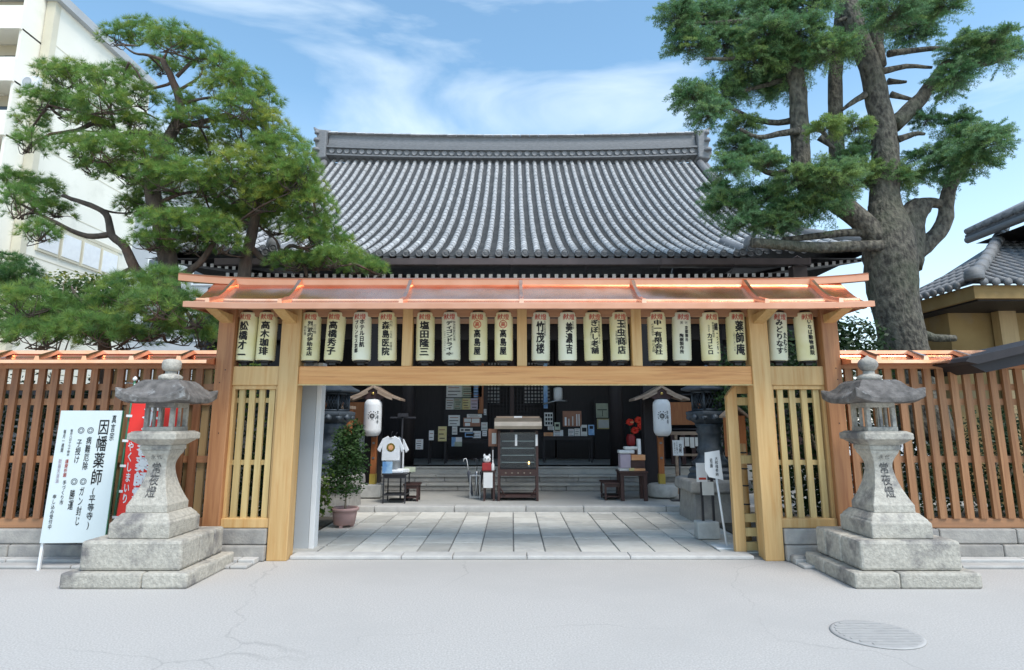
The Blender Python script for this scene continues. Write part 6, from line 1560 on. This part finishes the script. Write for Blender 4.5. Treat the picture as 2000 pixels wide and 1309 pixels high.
T = [((876, 811, 898, 832), 'card', 'pale leaflet stand with a notched edge on the umbrella-side table', 3, ()), ((905, 816, 938, 833), 'card_brown', 'framed tray of small charms on the umbrella-side table', 0, ((.05, .45, .1, .5, 'card'), (.5, .95, .1, .6, 'card'), (.1, .4, .6, .95, 'white_paper'))), ((912, 809, 941, 816), 'card', 'long pale card standing behind the charm tray', 0, ()),
     ((883, 833, 893, 849), 'card', 'narrow upright card on the umbrella-side table', 2, ()), ((898, 836, 923, 844), 'card', 'long low label strip in front of the charm tray', 0, ((.1, .3, .3, .7, 'ink'), (.4, .8, .3, .7, 'ink'))), ((908, 845, 926, 854), 'card_blue', 'dark-blue printed card lying below the label strip', 0, ((.1, .9, .2, .8, 'ink'),)), ((924, 842, 939, 856), 'white_paper', 'white patterned card beside the blue printed card', 2, ()),
     ((940, 825, 952, 841), 'card', 'square pale notice at the table end by the donation box', 2, ()), ((942, 842, 951, 852), 'white_paper', 'small white square card below the pale notice', 2, ()),
     ((1063, 806, 1080, 832), 'card', 'pale sheet of photo thumbnails on the flower-side table', 0, tuple((.12 + .3 * i, .34 + .3 * i, .1 + .3 * j, .3 + .3 * j, 'ink') for i in range(3) for j in range(3))), ((1099, 803, 1136, 833), 'card_brown', 'reddish wooden backboard with slim white sticks', 0, ((.1, .2, .4, .95, 'white_paper'), (.3, .35, .5, .95, 'card'), (.5, .56, .35, .95, 'card'), (.72, .78, .2, .97, 'white_paper'), (.84, .9, .2, .97, 'card'))),
     ((1070, 833, 1082, 840), 'card', 'small white card between the thumbnails and the box', 0, ()), ((1083, 825, 1094, 842), 'card_green', 'folded brochure with dark picture on the flower-side table', 0, ((.2, .8, .2, .5, 'ink'),)), ((1081, 840, 1100, 853), 'white_paper', 'blank white box front on the flower-side table', 0, ()), ((1102, 838, 1109, 852), 'ink', 'slim dark booklet on the flower-side table', 0, ()),
     ((1110, 838, 1121, 852), 'white_paper', 'plain white booklet on the flower-side table', 0, ()), ((1122, 837, 1133, 852), 'card', 'printed booklet with fine lines on the flower-side table', 4, ()), ((1134, 830, 1147, 852), 'card', 'leaflet with dark picture near the table end', 0, ((.2, .9, .25, .6, 'ink'),)), ((1149, 830, 1161, 850), 'card_blue', 'pale blue charm card at the end of the flower-side table', 0, ((.2, .8, .1, .4, 'ink'),)), ((1062, 845, 1080, 853), 'card_orange', 'low orange box at the cabinet end of the flower-side table', 0, ())]
for r_, mt, lab, ln, dots in T: panel('display_card', r_, TY, mt, lab, 'card', lines=ln, grp=GR, dots=dots)
panel('display_card', (856, 833, 872, 862), 15.37, 'card_yellow', 'yellow topped price card on the small hall table', 'card', lines=3, grp=GR)
panel('display_card', (838, 841, 847, 860), 15.38, 'white_paper', 'small white handbill at the outer end of the small hall table', 'card', lines=2, grp=GR)
panel('table_picture', (882, 854, 902, 872), 15.88, 'card_blue', 'blue and white picture hung on the front of the umbrella-side table', 'picture', grp=GR, dots=((.4, 1., 0, .5, 'white_paper'), (.3, 1., .5, 1., 'card_green')))
panel('paper_sign', (812, 858, 826, 878), 15.2, 'white_paper', 'small white sign leaning on the hall steps rail', 'sign', lines=4, grp=GR)
panel('wall_frame', (1164, 788, 1188, 816), WY, 'card_green', 'green framed picture on the dark hall wall', 'picture', dots=((.1, .9, .42, .48, 'ink'), (.5, .55, .5, .9, 'ink')), grp=GR)
panel('wall_frame', (1166, 818, 1192, 838), WY, 'card_yellow', 'pale yellow framed text below the green picture', 'picture', lines=0, dots=((.1, .9, .1, .9, 'card'),), grp=GR)
bd = thing('picture_board', 'dark upright board carrying the two framed pictures', 'board', (2.6, WY + .03, FZ))
a, b_ = V(1160, 780, WY), V(1196, 842, WY); bx(bd, 'backing', 'dark_wood', a.x, b_.x, WY + .025, WY + .06, FZ, a.z)
# hanging fabric and small lantern above the flower-side table
c = V(1090, 770, 16.4)
hl = thing('small_lantern', 'grey-white cylinder lantern hanging in the dark hall', 'lantern', (c.x, 16.4, c.z))
MB().lathe([(.08, -.16), (.115, -.15), (.12, 0), (.115, .15), (.06, .18)], (c.x, 16.4, c.z), 20).build('paper_body', 'white_paper', hl)
MB().tube([(c.x, 16.4, c.z + .17), (c.x, 16.4, 4.7)], .008, 5).build('cord', 'dark_steel', hl)
a = V(1066, 772, 16.6); hb = thing('hanging_banner', 'pale blue-white cloth strip hanging beside the small lantern', 'banner', (a.x, 16.6, a.z))
bx(hb, 'cloth', 'card_blue', a.x - .06, a.x + .05, 16.6, 16.62, a.z - .35, 4.6)
MB().tube([V(1060, 790, 16.3), V(1085, 783, 16.3), V(1108, 783, 16.3)], .025, 6).build('curved_rail', 'steel', origin=V(1085, 785, 16.3), label='thin curved pale rail of the altar shelf', cat='rail')
# wooden step stone blocks at the gate foot
for px, py, lab in ((440, 1080, 'rough stone piece beside the stone lantern by the banner'), (1570, 1100, 'flat pale stone piece beside the cedar-side stone lantern')):
    g = G(px, py); MB().box(g.x - .14, g.x + .14, g.y - .05, g.y + .12, 0, .09).build('loose_stone', 'base_stone', origin=(g.x, g.y, 0), bev=.025, label=lab, cat='stone')
